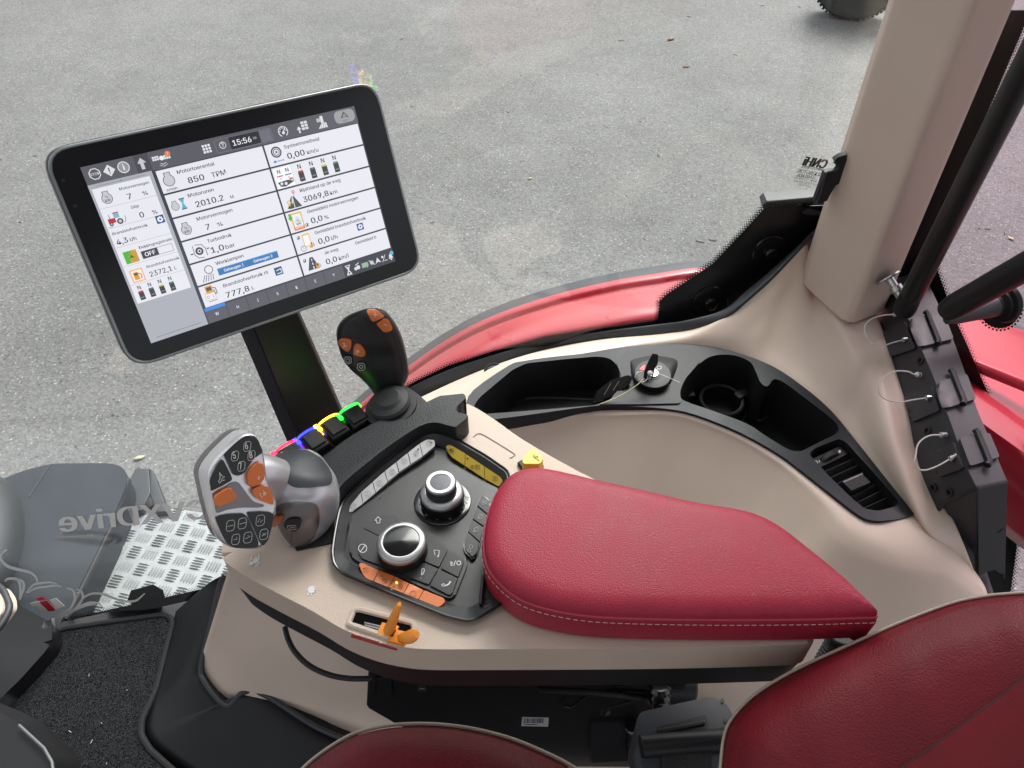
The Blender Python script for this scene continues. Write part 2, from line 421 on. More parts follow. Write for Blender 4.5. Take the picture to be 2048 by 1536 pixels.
# ================================================================== OUTSIDE: tyre of a parked vehicle, leaves
t = thing('vehicle_tyre', 'dusty dark tyre of a parked vehicle at the far edge of the yard', 'tyre', at((1700, 44), 0))
c = at((1702, 40), 0) + Vector((0, .1, .42)); axd = Vector((.35, 1, 0)).normalized()
b = B(); prof = [(.27, -.13), (.34, -.15), (.39, -.14), (.415, -.10), (.42, -.03), (.42, .03), (.415, .10), (.39, .14), (.34, .15), (.27, .13)]
b.lathe(c, axd, prof, 56); e1_ = axd.orthogonal().normalized(); e2_ = axd.cross(e1_)
for k in range(64):
    for sg in (-1, 1):
        w = (k + (sg > 0) * .5) * 2 * math.pi / 64; rd0 = e1_ * math.cos(w) + e2_ * math.sin(w); tg = axd.cross(rd0)
        b.box(c + rd0 * .420 + axd * sg * .065, tg * .013, axd * .055 + tg * .010 * sg, rd0 * .009, .002)
b.out('tread_ring', mat('dusty_rubber', (.030, .034, .034), .75, bump=('n', 60, .4, .004), var=(9, .35)), t)
b = B(); b.lathe(c, axd, [(.05, -.10), (.2, -.09), (.27, -.13), (.27, .13), (.2, .09), (.05, .1)], 40); b.out('rim', mat('dusty_rim', (.2, .2, .2), .5, metal=.5), t)
LEAFM = [mat('yellow_leaf', (.38, .32, .10), .7), mat('brown_leaf', (.22, .12, .06), .8), mat('pale_leaf', (.45, .40, .25), .7)]
for (p, sz, mi, lab) in [((2022, 477), .030, 2, 'pale yellow leaf on the asphalt seen past the lift strut'), ((1342, 78), .06, 1, 'brown curled leaf at the top of the yard'), ((1060, 357), .022, 0, 'small yellow leaf on the asphalt right of the display'),
                         ((278, 916), .032, 2, 'pale leaf on the asphalt near the step frame'), ((1372, 133), .04, 1, 'small brown leaf below the larger one at the top of the yard')]:
    o = at(p, .006); b = B(); a = random.uniform(0, 6)
    b.add([o + Vector((math.cos(a + w) * r * sz, math.sin(a + w) * r * sz * .8, z * sz * .6)) for w, r, z in [(0, 1, .25), (.6, .55, .1), (1.5, .45, .2), (2.6, .6, .05), (3.14, .9, .3), (3.8, .55, .1), (4.7, .42, .22), (5.6, .5, .05)]], [tuple(range(8))])
    tag(b.out('fallen_leaf', LEAFM[mi], solid=.0015), lab, 'leaf', 'fallen leaves on the yard')
rn = random.Random(3); b = B()
for i in range(42):
    p = (rn.uniform(-100, 2100), rn.uniform(0, 520)); o = at(p, .004); a = rn.uniform(0, 3.14); ln = rn.uniform(.008, .028)
    d = Vector((math.cos(a), math.sin(a), 0)) * ln; q = Vector((-d.y, d.x, 0)) * rn.uniform(-.3, .3)
    b.tube([o - d, o + q, o + d], .0022, 5)
tag(b.out('yard_litter', mat('dark_twig', (.05, .04, .035), .9)), 'tiny dark twigs and crumbs scattered on the asphalt', 'litter', kind='stuff')

# ================================================================== OUTSIDE: red fender
t = thing('rear_fender', 'glossy red wheel fender with a dark rubber edge outside the window', 'fender', (.3, 1.1, 1.8))
op = [(660, 835), (705, 802), (760, 755), (812, 717), (888, 664), (976, 617), (1093, 576), (1210, 547), (1298, 532), (1400, 519)]
ip = [(668, 850), (712, 818), (765, 770), (817, 731), (858, 699), (1005, 623), (1093, 591), (1210, 564), (1327, 550), (1395, 544)]
outer = [aty(p, 1.225) for p in op]; inner = []
for o in outer:     # black/red border found at the same station, 5 cm inboard
    inner.append(Vector((o.x * .989 + .003, 1.183, o.z + .005)))
for k in range(1, 8): outer.append(Vector((outer[9].x + .12 * k, 1.225 - .012 * k, outer[9].z - .004 * k * k))); inner.append(Vector((inner[9].x + .12 * k, 1.183 - .012 * k, inner[9].z - .004 * k * k)))
b = B(); dn = lambda L, y, z: [p + Vector((0, y, z)) for p in L]
b.loft([dn(outer, .012, -.05), dn(outer, .008, -.012), dn(outer, -.004, 0), dn(inner, .006, .002), dn(inner, 0, .004), dn(inner, 0, -.02)], 4, 3, smooth_v=False)
b.out('rubber_edge', mat('fender_rubber', (.05, .056, .066), .5, var=(14, .12), bump=('n', 500, .1, .001)), t, ang=60, solid=.006)
b = B(); I = inner
wide = [.164 + max(0, (p.x - .54)) * 1.1 for p in I]
rows = [dn(I, 0, -.004), dn(I, -.004, .010), dn(I, -.022, .012), dn(I, -.030, .004), dn(I, -.042, .008), dn(I, -.055, .018)]
rows.append([p + Vector((0, -w, .030)) for p, w in zip(I, wide)]); rows.append([p + Vector((0, -w - .006, -.12)) for p, w in zip(I, wide)])
b.loft(rows, 5, 5); b.out('red_panel', REDP, t, ang=50, solid=.005)
b = B()   # raised rib pressed into the panel behind the rear window
b.tube([Vector((.70, .93, I[9].z + .018)), Vector((.85, .82, I[9].z + .012)), Vector((1.1, .70, I[9].z - .03))], .010, 10); b.out('pressed_rib', REDP, t)
b = B(); b.lathe(aty((708, 850), 1.12), (0, 1, .2), [(.012, -.01), (.03, -.006), (.03, .02)], 20); b.out('bracket', RUB, t)

# ================================================================== OUTSIDE: steps and tank cover at the lower left
zs = 1.15
t = thing('step_plate', 'bright aluminium chequer plate step outside the door', 'step', at((300, 1110), zs))
sp = [(228, 1020), (350, 1017), (480, 1034), (480, 1190), (300, 1240), (90, 1300), (120, 1235), (150, 1185), (190, 1105)]
b = B(); b.prism([at(p, zs) for p in sp], (0, 0, -.02), .003, 2)
ca, sa = math.cos(-.20), math.sin(-.20); A1 = Vector((ca, sa, 0)); A2 = Vector((-sa, ca, 0)); pit = .040; o0 = at((300, 1110), zs)
for i in range(-12, 13):
    for j in range(-12, 13):
        c = o0 + (A1 * i + A2 * j) * pit
        la, lb = (A1, A2) if (i + j) % 2 else (A2, A1)
        for k in range(-2, 3):
            m = c + lb * (k * .0070); hl = .0165 - abs(k) * .0008; w = .0027
            if not inside(px(m), sp) or not inside(px(m + la * hl), sp) or not inside(px(m - la * hl), sp): continue
            V = [m - la * hl, m - la * hl * .5 + lb * w, m + la * hl * .5 + lb * w, m + la * hl, m + la * hl * .5 - lb * w, m - la * hl * .5 - lb * w, m - la * hl * .5 + Vector((0, 0, .0038)), m + la * hl * .5 + Vector((0, 0, .0038))]
            b.add(V, [(0, 1, 6), (1, 2, 7, 6), (2, 3, 7), (3, 4, 7), (4, 5, 6, 7), (5, 0, 6)])
b.out('tread_surface', mat('chequer_aluminium', (.33, .345, .355), .5, metal=.3, bump=('n', 260, .12, .001), var=(30, .08)), t, ang=20, recalc=False)
t = thing('step_support', 'dark grey angled step frame beside the chequer plate', 'step frame', at((290, 990), 1.16))
b = B(); b.prism([at(p, 1.17) for p in [(270, 936), (298, 936), (301, 984), (284, 1020), (226, 1024)]], (0, 0, -.05), .004, 2)
b.prism([at(p, 1.168) for p in [(299, 936), (305, 939), (336, 1022), (312, 1024), (300, 988)]], (0, 0, -.05), .003, 2); b.out('step_tube', TRIM, t)
b = B(); b.lathe(at((300, 1008), 1.15), (0, 0, 1), [(.022, 0), (.02, .012), (.008, .016)], 24); b.out('end_cap', BLK, t)
zt = 1.24
t = thing('tank_cover', 'blue grey moulded tank cover outside the door glass', 'cover', at((130, 1080), zt))
tp = [(-120, 1000), (-40, 968), (0, 960), (50, 940), (105, 927), (215, 926), (240, 931), (254, 945), (252, 972), (216, 1058), (182, 1128), (155, 1182), (140, 1215), (110, 1262), (-120, 1330)]
b = B(); b.prism([at(p, zt) for p in rnd(tp, 14, 4)], (0, 0, -.45), .022, 5); b.out('cover_shell', mat('weathered_grey_plastic', (.024, .029, .038), .55, spec=.28, var=(9, .22), bump=('n', 300, .12, .002)), t, ang=50)
b = B(); b.tube([at(p, zt + .0005) for p in [(102, 928), (80, 960), (58, 994)]], .0018, 6); b.out('panel_seam', BLKD, t)
b = B(); b.tube([at(p, zt - .012) for p in [(254, 960), (216, 1064), (182, 1134), (150, 1200), (128, 1240)]], .010, 10); b.out('edge_lip', RUB, t)
b = B(); k = [((-60, 990), (40, 985), .0), ((-60, 1010), (52, 1010), .0), ((-60, 1050), (50, 1070), 0), ((-60, 1110), (40, 1130), 0), ((-60, 1190), (10, 1190), 0)]
b.loft([[at((-90, y), zt + .10), at((x - 70, y), zt + .10), at((x - 26, y + 2), zt + .075), at((x - 6, y + 6), zt + .035), at((x + 4, y + 12), zt - .012)] for y, x in ((940, -16), (962, 16), (1000, 36), (1050, 42), (1100, 34), (1150, 16), (1210, -14))], 6, 5)
b.out('fan_shroud', mat('grey_green_plastic', (.030, .033, .036), .55), t, ang=50, solid=.006)
b = B()
for q in range(7):
    hh_ = lambda p: at(p, zt + .102 - max(0, p[0] + 36) * .0010)
    b.tube([hh_(p) for p in cr([(-34 + q * 9, 962 + q * 5), (-22 + q * 9, 1000 + q * 3.5), (-20 + q * 9, 1040), (-30 + q * 9, 1080 - q * 3)], 4)], .0026, 6)
b.out('louvre', BLKD, t)

# ================================================================== CAB GLASS (one large door pane) and rear quarter pane
GN = Vector((.081, -.996, -.045)).normalized()
def yg(x, z):
    y = 1.015 + .08 * x - .045 * (z - 2.294)
    y -= (.12 + .25 * min(1, max(0, (x + .1) / .35))) * max(0, 1.99 - z); q = max(0, 1.80 - z); w = min(1, max(0, (-.02 - x) / .25)); return y - .52 * q * w * min(1, q / .25)
def pane_outline(): return [(-.95, 1.41), (-.30, 1.41), (-.12, 1.55), (.0, 1.60), (.15, 1.64), (.50, 1.68)]
def zbot(x):
    P = pane_outline()
    for a, c in zip(P, P[1:]):
        if x <= c[0]: return a[1] + (c[1] - a[1]) * max(0, (x - a[0]) / (c[0] - a[0]))
    return P[-1][1]
t = thing('door_glass', 'large clear cab side window with dotted black edge and stickers', 'window', (0, 1.0, 1.9))
b = B(); nx, nz = 46, 30; V = []; Fs = []
for i in range(nx + 1):
    x = -1.05 + 1.58 * i / nx; z0 = zbot(x)
    for j in range(nz + 1): z = z0 + (3.06 - z0) * (j / nz) ** 1.3; V.append((x, yg(x, z), z))
for i in range(nx):
    for j in range(nz): a = i * (nz + 1) + j; Fs.append((a, a + nz + 1, a + nz + 2, a + 1))
b.add(V, Fs); gb = b.bvh(); n0 = len(V)
ring = [i * (nz + 1) for i in range(nx + 1)]
b2 = [Vector(v) + Vector((0, .005, 0)) for v in V]; b.add(b2, Fs)
b.out('pane', GLASS, t, weld=False, ang=80)
GH = HB(gb, lambda p: (aty(p, 1.02), Vector((0, -1, 0))))
def dots(b, line, hit, side, sp=6.2, rad=(2.5, 1.9, 1.2), lift=.0008, sc=1.0):
    L = []; acc = 0.0; k = 0
    for a, c in zip(line, line[1:]):
        a, c = Vector(a), Vector(c); ln = (c - a).length; d = (c - a) / ln; n = Vector((-d.y, d.x)) * side; s = -acc
        while True:
            s += sp
            if s > ln: acc = ln - (s - sp); break
            for r in range(len(rad)):
                q = a + d * (s + (sp / 2 if r % 2 else 0)) + n * (r * sp * .52)
                pts = [];
                for e in range(6):
                    l, nn = hit((q.x + rad[r] * sc * math.cos(e * 1.0472), q.y + rad[r] * sc * math.sin(e * 1.0472)))
                    if l is None: break
                    pts.append(l + nn * lift)
                if len(pts) == 6: b.add(pts, [tuple(range(6))])
trim_up = [(700, 880), (760, 822), (812, 781), (897, 740), (987, 711), (1093, 681), (1210, 664), (1318, 649), (1371, 642), (1446, 621), (1488, 587), (1540, 543), (1592, 496), (1632, 457), (1662, 430)]
trim_lo = [(712, 893), (770, 833), (818, 793), (917, 761), (1005, 728), (1093, 702), (1210, 681), (1327, 673), (1371, 663), (1426, 647), (1462, 626), (1501, 592), (1553, 545), (1616, 483), (1655, 452)]
b = B()
fr = [(1314, 660), (1316, 640), (1319, 603), (1332, 590), (1426, 527), (1488, 462), (1530, 415), (1600, 412), (1720, 408), (1720, 470), (1600, 520), (1500, 620), (1420, 665)]
b.drape(fr, GH, .0006, step=40, under=.0004)
bl = [(x, y - 3) for x, y in trim_up[:8]]; b.drape([(x, y - 9 + 6 * (i == 0)) for i, (x, y) in enumerate(trim_up[:8])] + [(x, y + 14) for x, y in trim_up[:8]][::-1], GH, .0006, step=30, under=.0004)
dots(b, [(x, y - 9) for x, y in trim_up[1:8]], GH, -1)
dots(b, [(1314, 648), (1317, 603), (1330, 589), (1426, 524), (1487, 460), (1528, 413)], GH, -1); dots(b, [(1530, 413), (1660, 408)], GH, -1)
sill = [(78, 1262), (132, 1243), (220, 1222), (330, 1198), (440, 1173)]
b.drape([(x, y - 3) for x, y in sill] + [(x, y + 14) for x, y in sill[::-1]], GH, .0006, step=20, under=.0004); dots(b, [(x, y - 3) for x, y in sill], GH, -1, sp=6, sc=.75)
b.drape([(255, 1200), (262, 1181), (306, 1169), (326, 1180), (330, 1196), (270, 1214)], GH, .0008, step=12, under=.0004)
b.drape([(-20, 1180), (-2, 1166), (14, 1186), (36, 1208), (20, 1222), (-20, 1215)], GH, .0006, step=14, under=.0004); dots(b, [(0, 1166), (16, 1188), (38, 1210)], GH, -1, sp=5.5, sc=.65)
b.out('frit_band', FRIT, t, recalc=False)
def grow(P, k):
    c = sum((Vector(p) for p in P), Vector((0, 0))) / len(P); return [tuple(c + (Vector(p) - c) * k) for p in P]
b = B(); hp = [(1526, 410), (1534, 402), (1660, 392), (1740, 390), (1740, 440), (1530, 425)]
b.prism([aty(p, 1.062) for p in hp], (0, .025, 0), .003, 2); b.out('hinge_cover', TRIM, t)
for c, rr in (((1540, 506), 46), ((1420, 606), 44)):
    l, n = GH(c); b = B(); b.lathe(l, n, [(.030, .001), (.030, .003), (.0285, .0035), (.0285, .0018), (.011, .0022), (.0105, .009), (.008, .0105), (.006, .0105), (.005, .0085), (.0005, .0085)], 36)
    b.out('hinge_bolt', GLOSSB, t)
def line_on(b, P, w, mi=0, n=8, hit=GH, lift=.0009):
    Q = cr(P, n); m = len(Q) - 1
    w *= 1.25
    ws = [w * (.35 + .65 * math.sin(math.pi * min(1, max(.06, i / m * .94 + .03)))) for i in range(m + 1)]
    b.ribbon(Q, ws, hit, lift, mi)
z5 = zz(0, 1080, 5.69)
b = B()
for P, w in [(((85, 105), (20, 160), (15, 220), (90, 295), (220, 335), (340, 365), (410, 420), (430, 490)), 5), (((60, 470), (90, 440), (180, 440), (225, 480), (235, 560), (225, 680)), 4.6), (((170, 440), (250, 460), (275, 520), (255, 600), (230, 680)), 4.2),
             (((300, 600), (380, 510), (460, 490), (560, 480), (650, 495)), 3.6), (((320, 600), (400, 550), (520, 530), (640, 515), (700, 530)), 3.4), (((760, 545), (830, 570), (855, 640), (830, 730), (760, 810), (560, 880)), 3.6), (((870, 560), (920, 570), (945, 640), (900, 730), (800, 820), (640, 880)), 3.6),
             (((870, 600), (905, 590), (915, 570), (870, 560)), 3), (((880, 740), (960, 650), (1060, 605), (1180, 615), (1300, 660), (1420, 695), (1540, 690), (1600, 650), (1650, 605)), 4), (((690, 880), (800, 830), (900, 760), (1010, 715), (1110, 715), (1170, 760)), 3.8), (((800, 830), (900, 775), (1000, 740), (1090, 730)), 3)]:
    line_on(b, z5(*P), w)
b.drape(z5((345, 720), (445, 690), (545, 800), (450, 835)), GH, .0009, under=.0003); b.drape(z5((570, 680), (640, 660), (735, 750), (640, 790)), GH, .0009, under=.0003)
b.out('swirl_sticker', DECALG, t, recalc=False)
b = B(); b.drape(z5((408, 660), (490, 640), (515, 675), (440, 690)), GH, .001, under=.0003); b.drape(z5((450, 705), (535, 685), (635, 800), (560, 812)), GH, .001, under=.0003); b.out('emblem_sticker', DECALR, t, recalc=False)
def mirtext(b, s, A, Bp, size=None, bold=0, hit=GH, lift=.0009, asp=1.0):
    # mirrored lettering on the outside of the glass: starts at A (right) and runs to Bp (left)
    a, n = hit(A); c, _ = hit(Bp); ux = (c - a); w = ux.length; ux = ux / w; uy = ux.cross(n).normalized()
    if uy.z < 0: uy = -uy
    V, _ = glyphs(s, bold); wx = max(v.x for v in V) - min(v.x for v in V)
    b.text(s, a + n * lift, ux, uy, w / wx * asp, width=w, bold=bold)
b = B(); mirtext(b, 'CVXDrive', (420, 1036), (120, 1064), bold=.035, asp=.82); b.out('lettering', DECALG, t, recalc=False)
z6 = zz(1280, 280, 3.84); b = B()
for s, A, Bp, bd, asp in [('CNHi', (1418, 218), (1238, 190), .07, 1.25), ('INDUSTRIAL', (1402, 238), (1232, 208), .03, 1), ('PILKINGTON', (1398, 280), (1206, 248), .02, 1.3), ('TEMPERED', (1345, 298), (1205, 275), .02, 1), ('43R-011805', (1352, 325), (1185, 293), 0, 1.2), ('AS 2 M 500U DOT 487', (1360, 350), (1175, 318), 0, 1.3), ('51697/13', (1308, 362), (1212, 346), 0, 1), ('3', (1276, 380), (1266, 378), 0, 1)]:
    mirtext(b, s, z6(A)[0], z6(Bp)[0], bold=bd, asp=asp)
b.ribbon(cr(z6(*[(1392 + 14 * math.cos(q), 325 + 17 * math.sin(q)) for q in [1.2 + k * .5 for k in range(9)]]), 3), .8, GH, .0009)
b.out('glass_stamp', FRIT, t, recalc=False)
# rear quarter pane
QA, QB = Vector((.60, 1.0, 1.9)), Vector((.98, .66, 1.9)); QN = (QB - QA).cross(Vector((0, 0, 1))).normalized()
if QN.y > 0: QN = -QN
t = thing('quarter_glass', 'narrow rear side window with a dotted black edge behind the lift strut', 'window', QA)
b = B(); ex = (QB - QA).normalized(); o = QA + QN * 0
b.prism([o + Vector((0, 0, -.45)), o + ex * .9 + Vector((0, 0, -.45)), o + ex * .9 + Vector((0, 0, 1.12)), o + Vector((0, 0, 1.12))], -QN * .005); b.out('pane', GLASS_Q, t)
QH = HP(QA + QN * .001, QN); b = B()
e1 = [(2062, 20), (1990, 190), (1934, 316), (1895, 420), (1872, 505), (1870, 524), (1880, 555), (1896, 600), (1912, 642), (1934, 690), (1975, 785), (1996, 830), (2018, 884), (2040, 945), (2047, 962), (2048, 1000), (2040, 1040), (2030, 1120), (2020, 1190), (2015, 1230)]
lf = [(1990, 20), (1920, 190), (1850, 316), (1800, 420), (1780, 505), (1780, 560), (1800, 640), (1850, 760), (1900, 900), (1950, 1000), (1940, 1100), (1930, 1230)]
b.drape(e1 + lf[::-1], QH, .0006, under=.0004); dots(b, e1, QH, -1, sp=7)
cb = (2000, 612); b.drape(circ(cb, 42, 28, 44), QH, .0008, under=.0003); dots(b, circ(cb, 46, 48, 48, 0) + [(2046, 612)], QH, 1, sp=8)
b.out('frit_band', FRIT, t, recalc=False)

# ================================================================== window trim (dark seal between glass and liner)
zt_ = [1.58, 1.66, 1.72, 1.765, 1.795, 1.815, 1.845, 1.87, 1.885, 1.905, 1.925, 1.95, 1.98, 2.01, 2.03]
b = B(); up = [at(p, z + .012) for p, z in zip(trim_up, zt_)]; lo = [at(p, z) for p, z in zip(trim_lo, zt_)]
md = [(a + c) / 2 + Vector((0, 0, .006)) for a, c in zip(up, lo)]
b.loft([[p + Vector((0, .004, -.03)) for p in up], up, md, lo, [p + Vector((0, 0, -.02)) for p in lo]], 5, 4)
tag(b.out('window_seal', TRIM, solid=.004, ang=60), 'curved dark grey seal along the bottom of the side window', 'window seal')

# ================================================================== beige side liner with storage tray
RZ = 1.88
liner = thing('side_liner', 'beige moulded side panel that wraps round the storage tray', 'side panel', at((1300, 900), 1.7))
row0 = [((800, 815), 1.73), ((917, 761), 1.765), ((1005, 728), 1.795), ((1093, 702), 1.815), ((1210, 681), 1.845), ((1327, 671), 1.87), ((1400, 658), 1.89), ((1462, 626), 1.92), ((1501, 592), 1.945), ((1553, 545), 1.975), ((1612, 486), 2.005), ((1622, 560), 1.951), ((1690, 648), 1.951), ((1752, 634), 1.951), ((1810, 800), 1.925), ((1860, 935), 1.90), ((1915, 1060), 1.875), ((1950, 1150), 1.84)]
row1 = [((940, 856), 1.868), ((938, 812), 1.87), ((1010, 738), RZ), ((1080, 720), RZ), ((1164, 711), RZ), ((1252, 697), RZ), ((1340, 692), RZ), ((1398, 694), RZ), ((1457, 704), RZ), ((1500, 717), RZ), ((1540, 734), RZ), ((1600, 773), RZ), ((1660, 824), RZ), ((1690, 858), RZ), ((1719, 896), RZ), ((1779, 970), RZ), ((1827, 1021), RZ), ((1832, 1046), RZ)]
mid = [None] * 18
for i, pz in {11: ((1635, 650), 1.925), 12: ((1702, 716), 1.940), 13: ((1740, 755), 1.935), 14: ((1778, 870), 1.925), 15: ((1822, 985), 1.905), 16: ((1860, 1068), 1.882), 17: ((1888, 1092), 1.862), 10: ((1585, 590), 1.945), 9: ((1535, 625), 1.93), 8: ((1485, 650), 1.915)}.items(): mid[i] = at(*pz)
A = [at(*q) for q in row0]; D = [at(*q) for q in row1]
M1 = [mid[i] if mid[i] is not None else A[i] * .55 + D[i] * .45 + Vector((0, 0, .006)) for i in range(18)]
Q1 = [A[i] * .62 + M1[i] * .38 + Vector((0, 0, .002)) for i in range(18)]; Q2 = [M1[i] * .4 + D[i] * .6 + Vector((0, 0, -.004 if i > 9 else .003)) for i in range(18)]
b = B(); b.loft([[p + (Vector((0, .05, .001)) if 11 <= i_ <= 13 else Vector((0, .01, -.05))) for i_, p in enumerate(A)], A, Q1, M1, Q2, D, [p + Vector((0, -.004, -.012)) for p in D]], 6, 5)
LB = b.bvh(); b.out('upper_shell', BEIGE, liner, ang=60, solid=.004)
W0 = [((900, 885), 1.85), ((982, 869), 1.852), ((1046, 849), 1.858), ((1134, 828), 1.866), ((1252, 821), 1.872), ((1330, 820), RZ - .004), ((1390, 832), RZ - .004), ((1480, 868), RZ - .004), ((1555, 910), RZ - .004), ((1600, 943), RZ - .004), ((1660, 991), RZ - .004), ((1719, 1036), RZ - .004), ((1749, 1045), RZ - .004), ((1836, 1040), RZ - .003), ((1952, 1148), 1.843)]
T0 = [at(*q) for q in W0]
ledge = [.008, .008, .009, .010, .012, .012, .012, .012, .014, .016, .022, .034, .046, .060, .030]
nrm = []
for i in range(len(T0)):
    d = T0[min(i + 1, len(T0) - 1)] - T0[max(i - 1, 0)]; nn = Vector((d.y, -d.x, 0)).normalized()
    if nn.y > 0 and i < 12: nn = -nn
    nrm.append(nn if i < 12 else Vector((.15, -1, 0)).normalized())
T1 = [T0[i] + nrm[i] * ledge[i] * .6 + Vector((0, 0, .001)) for i in range(15)]; T2 = [T0[i] + nrm[i] * ledge[i] * 1.1 + Vector((0, 0, -.008)) for i in range(15)]
T3 = [T0[i] + nrm[i] * (ledge[i] * 1.25 + .016) + Vector((0, 0, -.03)) for i in range(15)]
T4 = [T0[i] + nrm[i] * (ledge[i] * 1.2 + .085) + Vector((0, 0, -.11)) for i in range(15)]
T5 = [T0[i] + nrm[i] * (ledge[i] + .19) + Vector((0, .0, -.24)) for i in range(15)]
T6 = [Vector((p.x, p.y - .08, 1.44)) for p in T5]
b = B(); b.loft([[p + Vector((.004, .014, -.010)) for p in T0], [p + Vector((0, .003, .0008)) for p in T0], T1, T2, T3, T4, T5, T6], 6, 6); WB = b.bvh(); b.out('inner_wall', BEIGE, liner, ang=60, solid=.004)
# lower beige panel below the armrest console
b = B()
LP = [[((462, 1125), 1.71), ((520, 1120), 1.73), ((620, 1180), 1.72), ((760, 1250), 1.70), ((950, 1300), 1.68), ((1300, 1300), 1.66), ((1720, 1260), 1.64)],
      [((436, 1215), 1.59), ((510, 1235), 1.60), ((610, 1290), 1.59), ((760, 1350), 1.58), ((950, 1380), 1.56), ((1300, 1375), 1.55), ((1720, 1340), 1.55)],
      [((400, 1340), 1.455), ((455, 1380), 1.45), ((570, 1400), 1.45), ((760, 1440), 1.45), ((950, 1460), 1.45), ((1300, 1440), 1.45), ((1720, 1420), 1.45)],
      [((395, 1395), 1.41), ((440, 1440), 1.40), ((560, 1460), 1.40), ((760, 1540), 1.40), ((950, 1560), 1.40), ((1300, 1560), 1.40), ((1720, 1560), 1.40)]]
b.loft([[at(*q) for q in r] for r in LP], 6, 6); PB = b.bvh(); b.out('lower_panel', BEIGE, liner, ang=60, solid=.004)
PH = HB(PB); b = B()
for Pl in (cr([(520, 1212), (490, 1250), (455, 1302), (430, 1352), (412, 1395)], 6), ):
    b.ribbon(Pl, 3.2, PH, .0008); 
b.out('panel_seam', mat('seam_shadow_gap', (.05, .04, .035), .8), liner, recalc=False)
# storage tray
to = [(940, 838), (932, 815), (947, 783), (1017, 734), (1046, 725), (1100, 717), (1164, 710), (1252, 696), (1340, 691), (1398, 693), (1457, 703), (1540, 733), (1600, 772), (1660, 823), (1719, 895), (1779, 969), (1822, 1016), (1827, 1028), (1812, 1037), (1779, 1043), (1749, 1044), (1719, 1035), (1660, 990), (1600, 943), (1555, 910), (1480, 868), (1390, 832), (1330, 820), (1252, 815), (1193, 814), (1061, 832), (990, 841), (955, 844)]
to = cr(to, 3, True)
z8 = zz(900, 640, 3.413); z9 = zz(1300, 640, 3.338)
w1 = rnd(z8((165, 655), (160, 600), (200, 540), (425, 350), (520, 305), (800, 275), (1000, 258), (1085, 268), (1135, 310), (1160, 380), (1150, 470), (1090, 560), (985, 592), (500, 632), (220, 652)), 9, 4)
w2 = cr(z9((335, 295), (420, 248), (550, 243), (660, 285), (700, 345), (735, 425), (780, 452), (825, 405), (900, 432), (1050, 545), (1200, 662), (1252, 722), (1235, 770), (1130, 822), (1060, 858), (1000, 884), (920, 872), (780, 790), (640, 700), (400, 610), (260, 562), (205, 530), (205, 470), (250, 385)), 4, True)
w3 = rnd(z9((1058, 905), (1090, 868), (1262, 800), (1310, 830), (1480, 1020), (1655, 1222), (1640, 1252), (1520, 1284), (1430, 1270), (1350, 1205), (1200, 1060)), 8, 4)
tray = thing('storage_tray', 'long black storage tray with cup holder let into the beige sill', 'tray', at((1350, 780), RZ))
b = B(); b.drape(to, HZ(RZ), .003, holes=(w1, w2, w3), under=.022)
b.out('rim', mat('tray_plastic', (.016, .019, .024), .45, spec=.25, bump=('n', 1000, .1, .001), var=(18, .08)), tray, ang=50)
def well(name, loop, depth, sx, m, shift=Vector((0, 0, 0))):
    b = B(); P = [at(p, RZ + .003) for p in loop]; c = sum(P, Vector()) / len(P)
    rows = [P, [p + (c - p) * .012 + Vector((0, 0, -.006)) for p in P], [p + (c - p) * sx + Vector((0, 0, -depth * .9)) + shift for p in P], [p + (c - p) * (sx + .06) + Vector((0, 0, -depth)) + shift for p in P]]
    n = len(P); V = [q for r in rows for q in r]; Fs = [(j * n + i, j * n + (i + 1) % n, (j + 1) * n + (i + 1) % n, (j + 1) * n + i) for j in range(3) for i in range(n)]
    b.add(V, Fs); bot = rows[3]; VV, T = cdt([(p.x, p.y) for p in bot]); b.add([(v.x, v.y, bot[0].z) for v in VV], T); return b.out(name, m, tray, ang=40, recalc=False)
well('phone_well', w1, .07, .06, BLK); well('cup_well', w2, .085, .05, BLKD); well('vent_recess', w3, .035, .03, BLKD)
b = B()
P = [at(p, RZ - .066) for p in z8((290, 650), (360, 590), (470, 548), (620, 532), (980, 545))]; b.tube([tuple(q) for q in cr([tuple(p) for p in P], 5)], .0022, 6)
b.out('mat_edge', TRIM, tray)
cc = at(z9((470, 560))[0], RZ - .06)
b = B(); b.lathe(cc + Vector((0, 0, -.02)), (0, 0, 1), [(.036, .0), (.036, .03), (.034, .032), (.030, .03), (.029, .002), (.0005, .002)], 48)
b.lathe(cc + Vector((0, 0, -.02)), (0, 0, 1), [(.043, 0), (.043, .012), (.041, .013), (.0395, .011), (.0395, 0)], 48); b.out('cup_holder', BLK, tray)
for q in (((225, 470), (275, 450), (305, 500), (240, 510)), ((560, 490), (625, 440), (665, 490), (600, 525))):
    b = B(); b.prism([at(p, RZ - .045) for p in z9(*q)], (0, 0, -.035), .001, 1); b.out('cup_clip', BLKD, tray)
b = B(); P = [at(p, RZ - .072) for p in z9((620, 560), (655, 600), (690, 650), (740, 670), (790, 640), (840, 645), (950, 730), (1050, 850))]; b.tube([tuple(q) for q in cr([tuple(p) for p in P], 5)], .0022, 6); b.out('inner_edge', TRIM, tray)
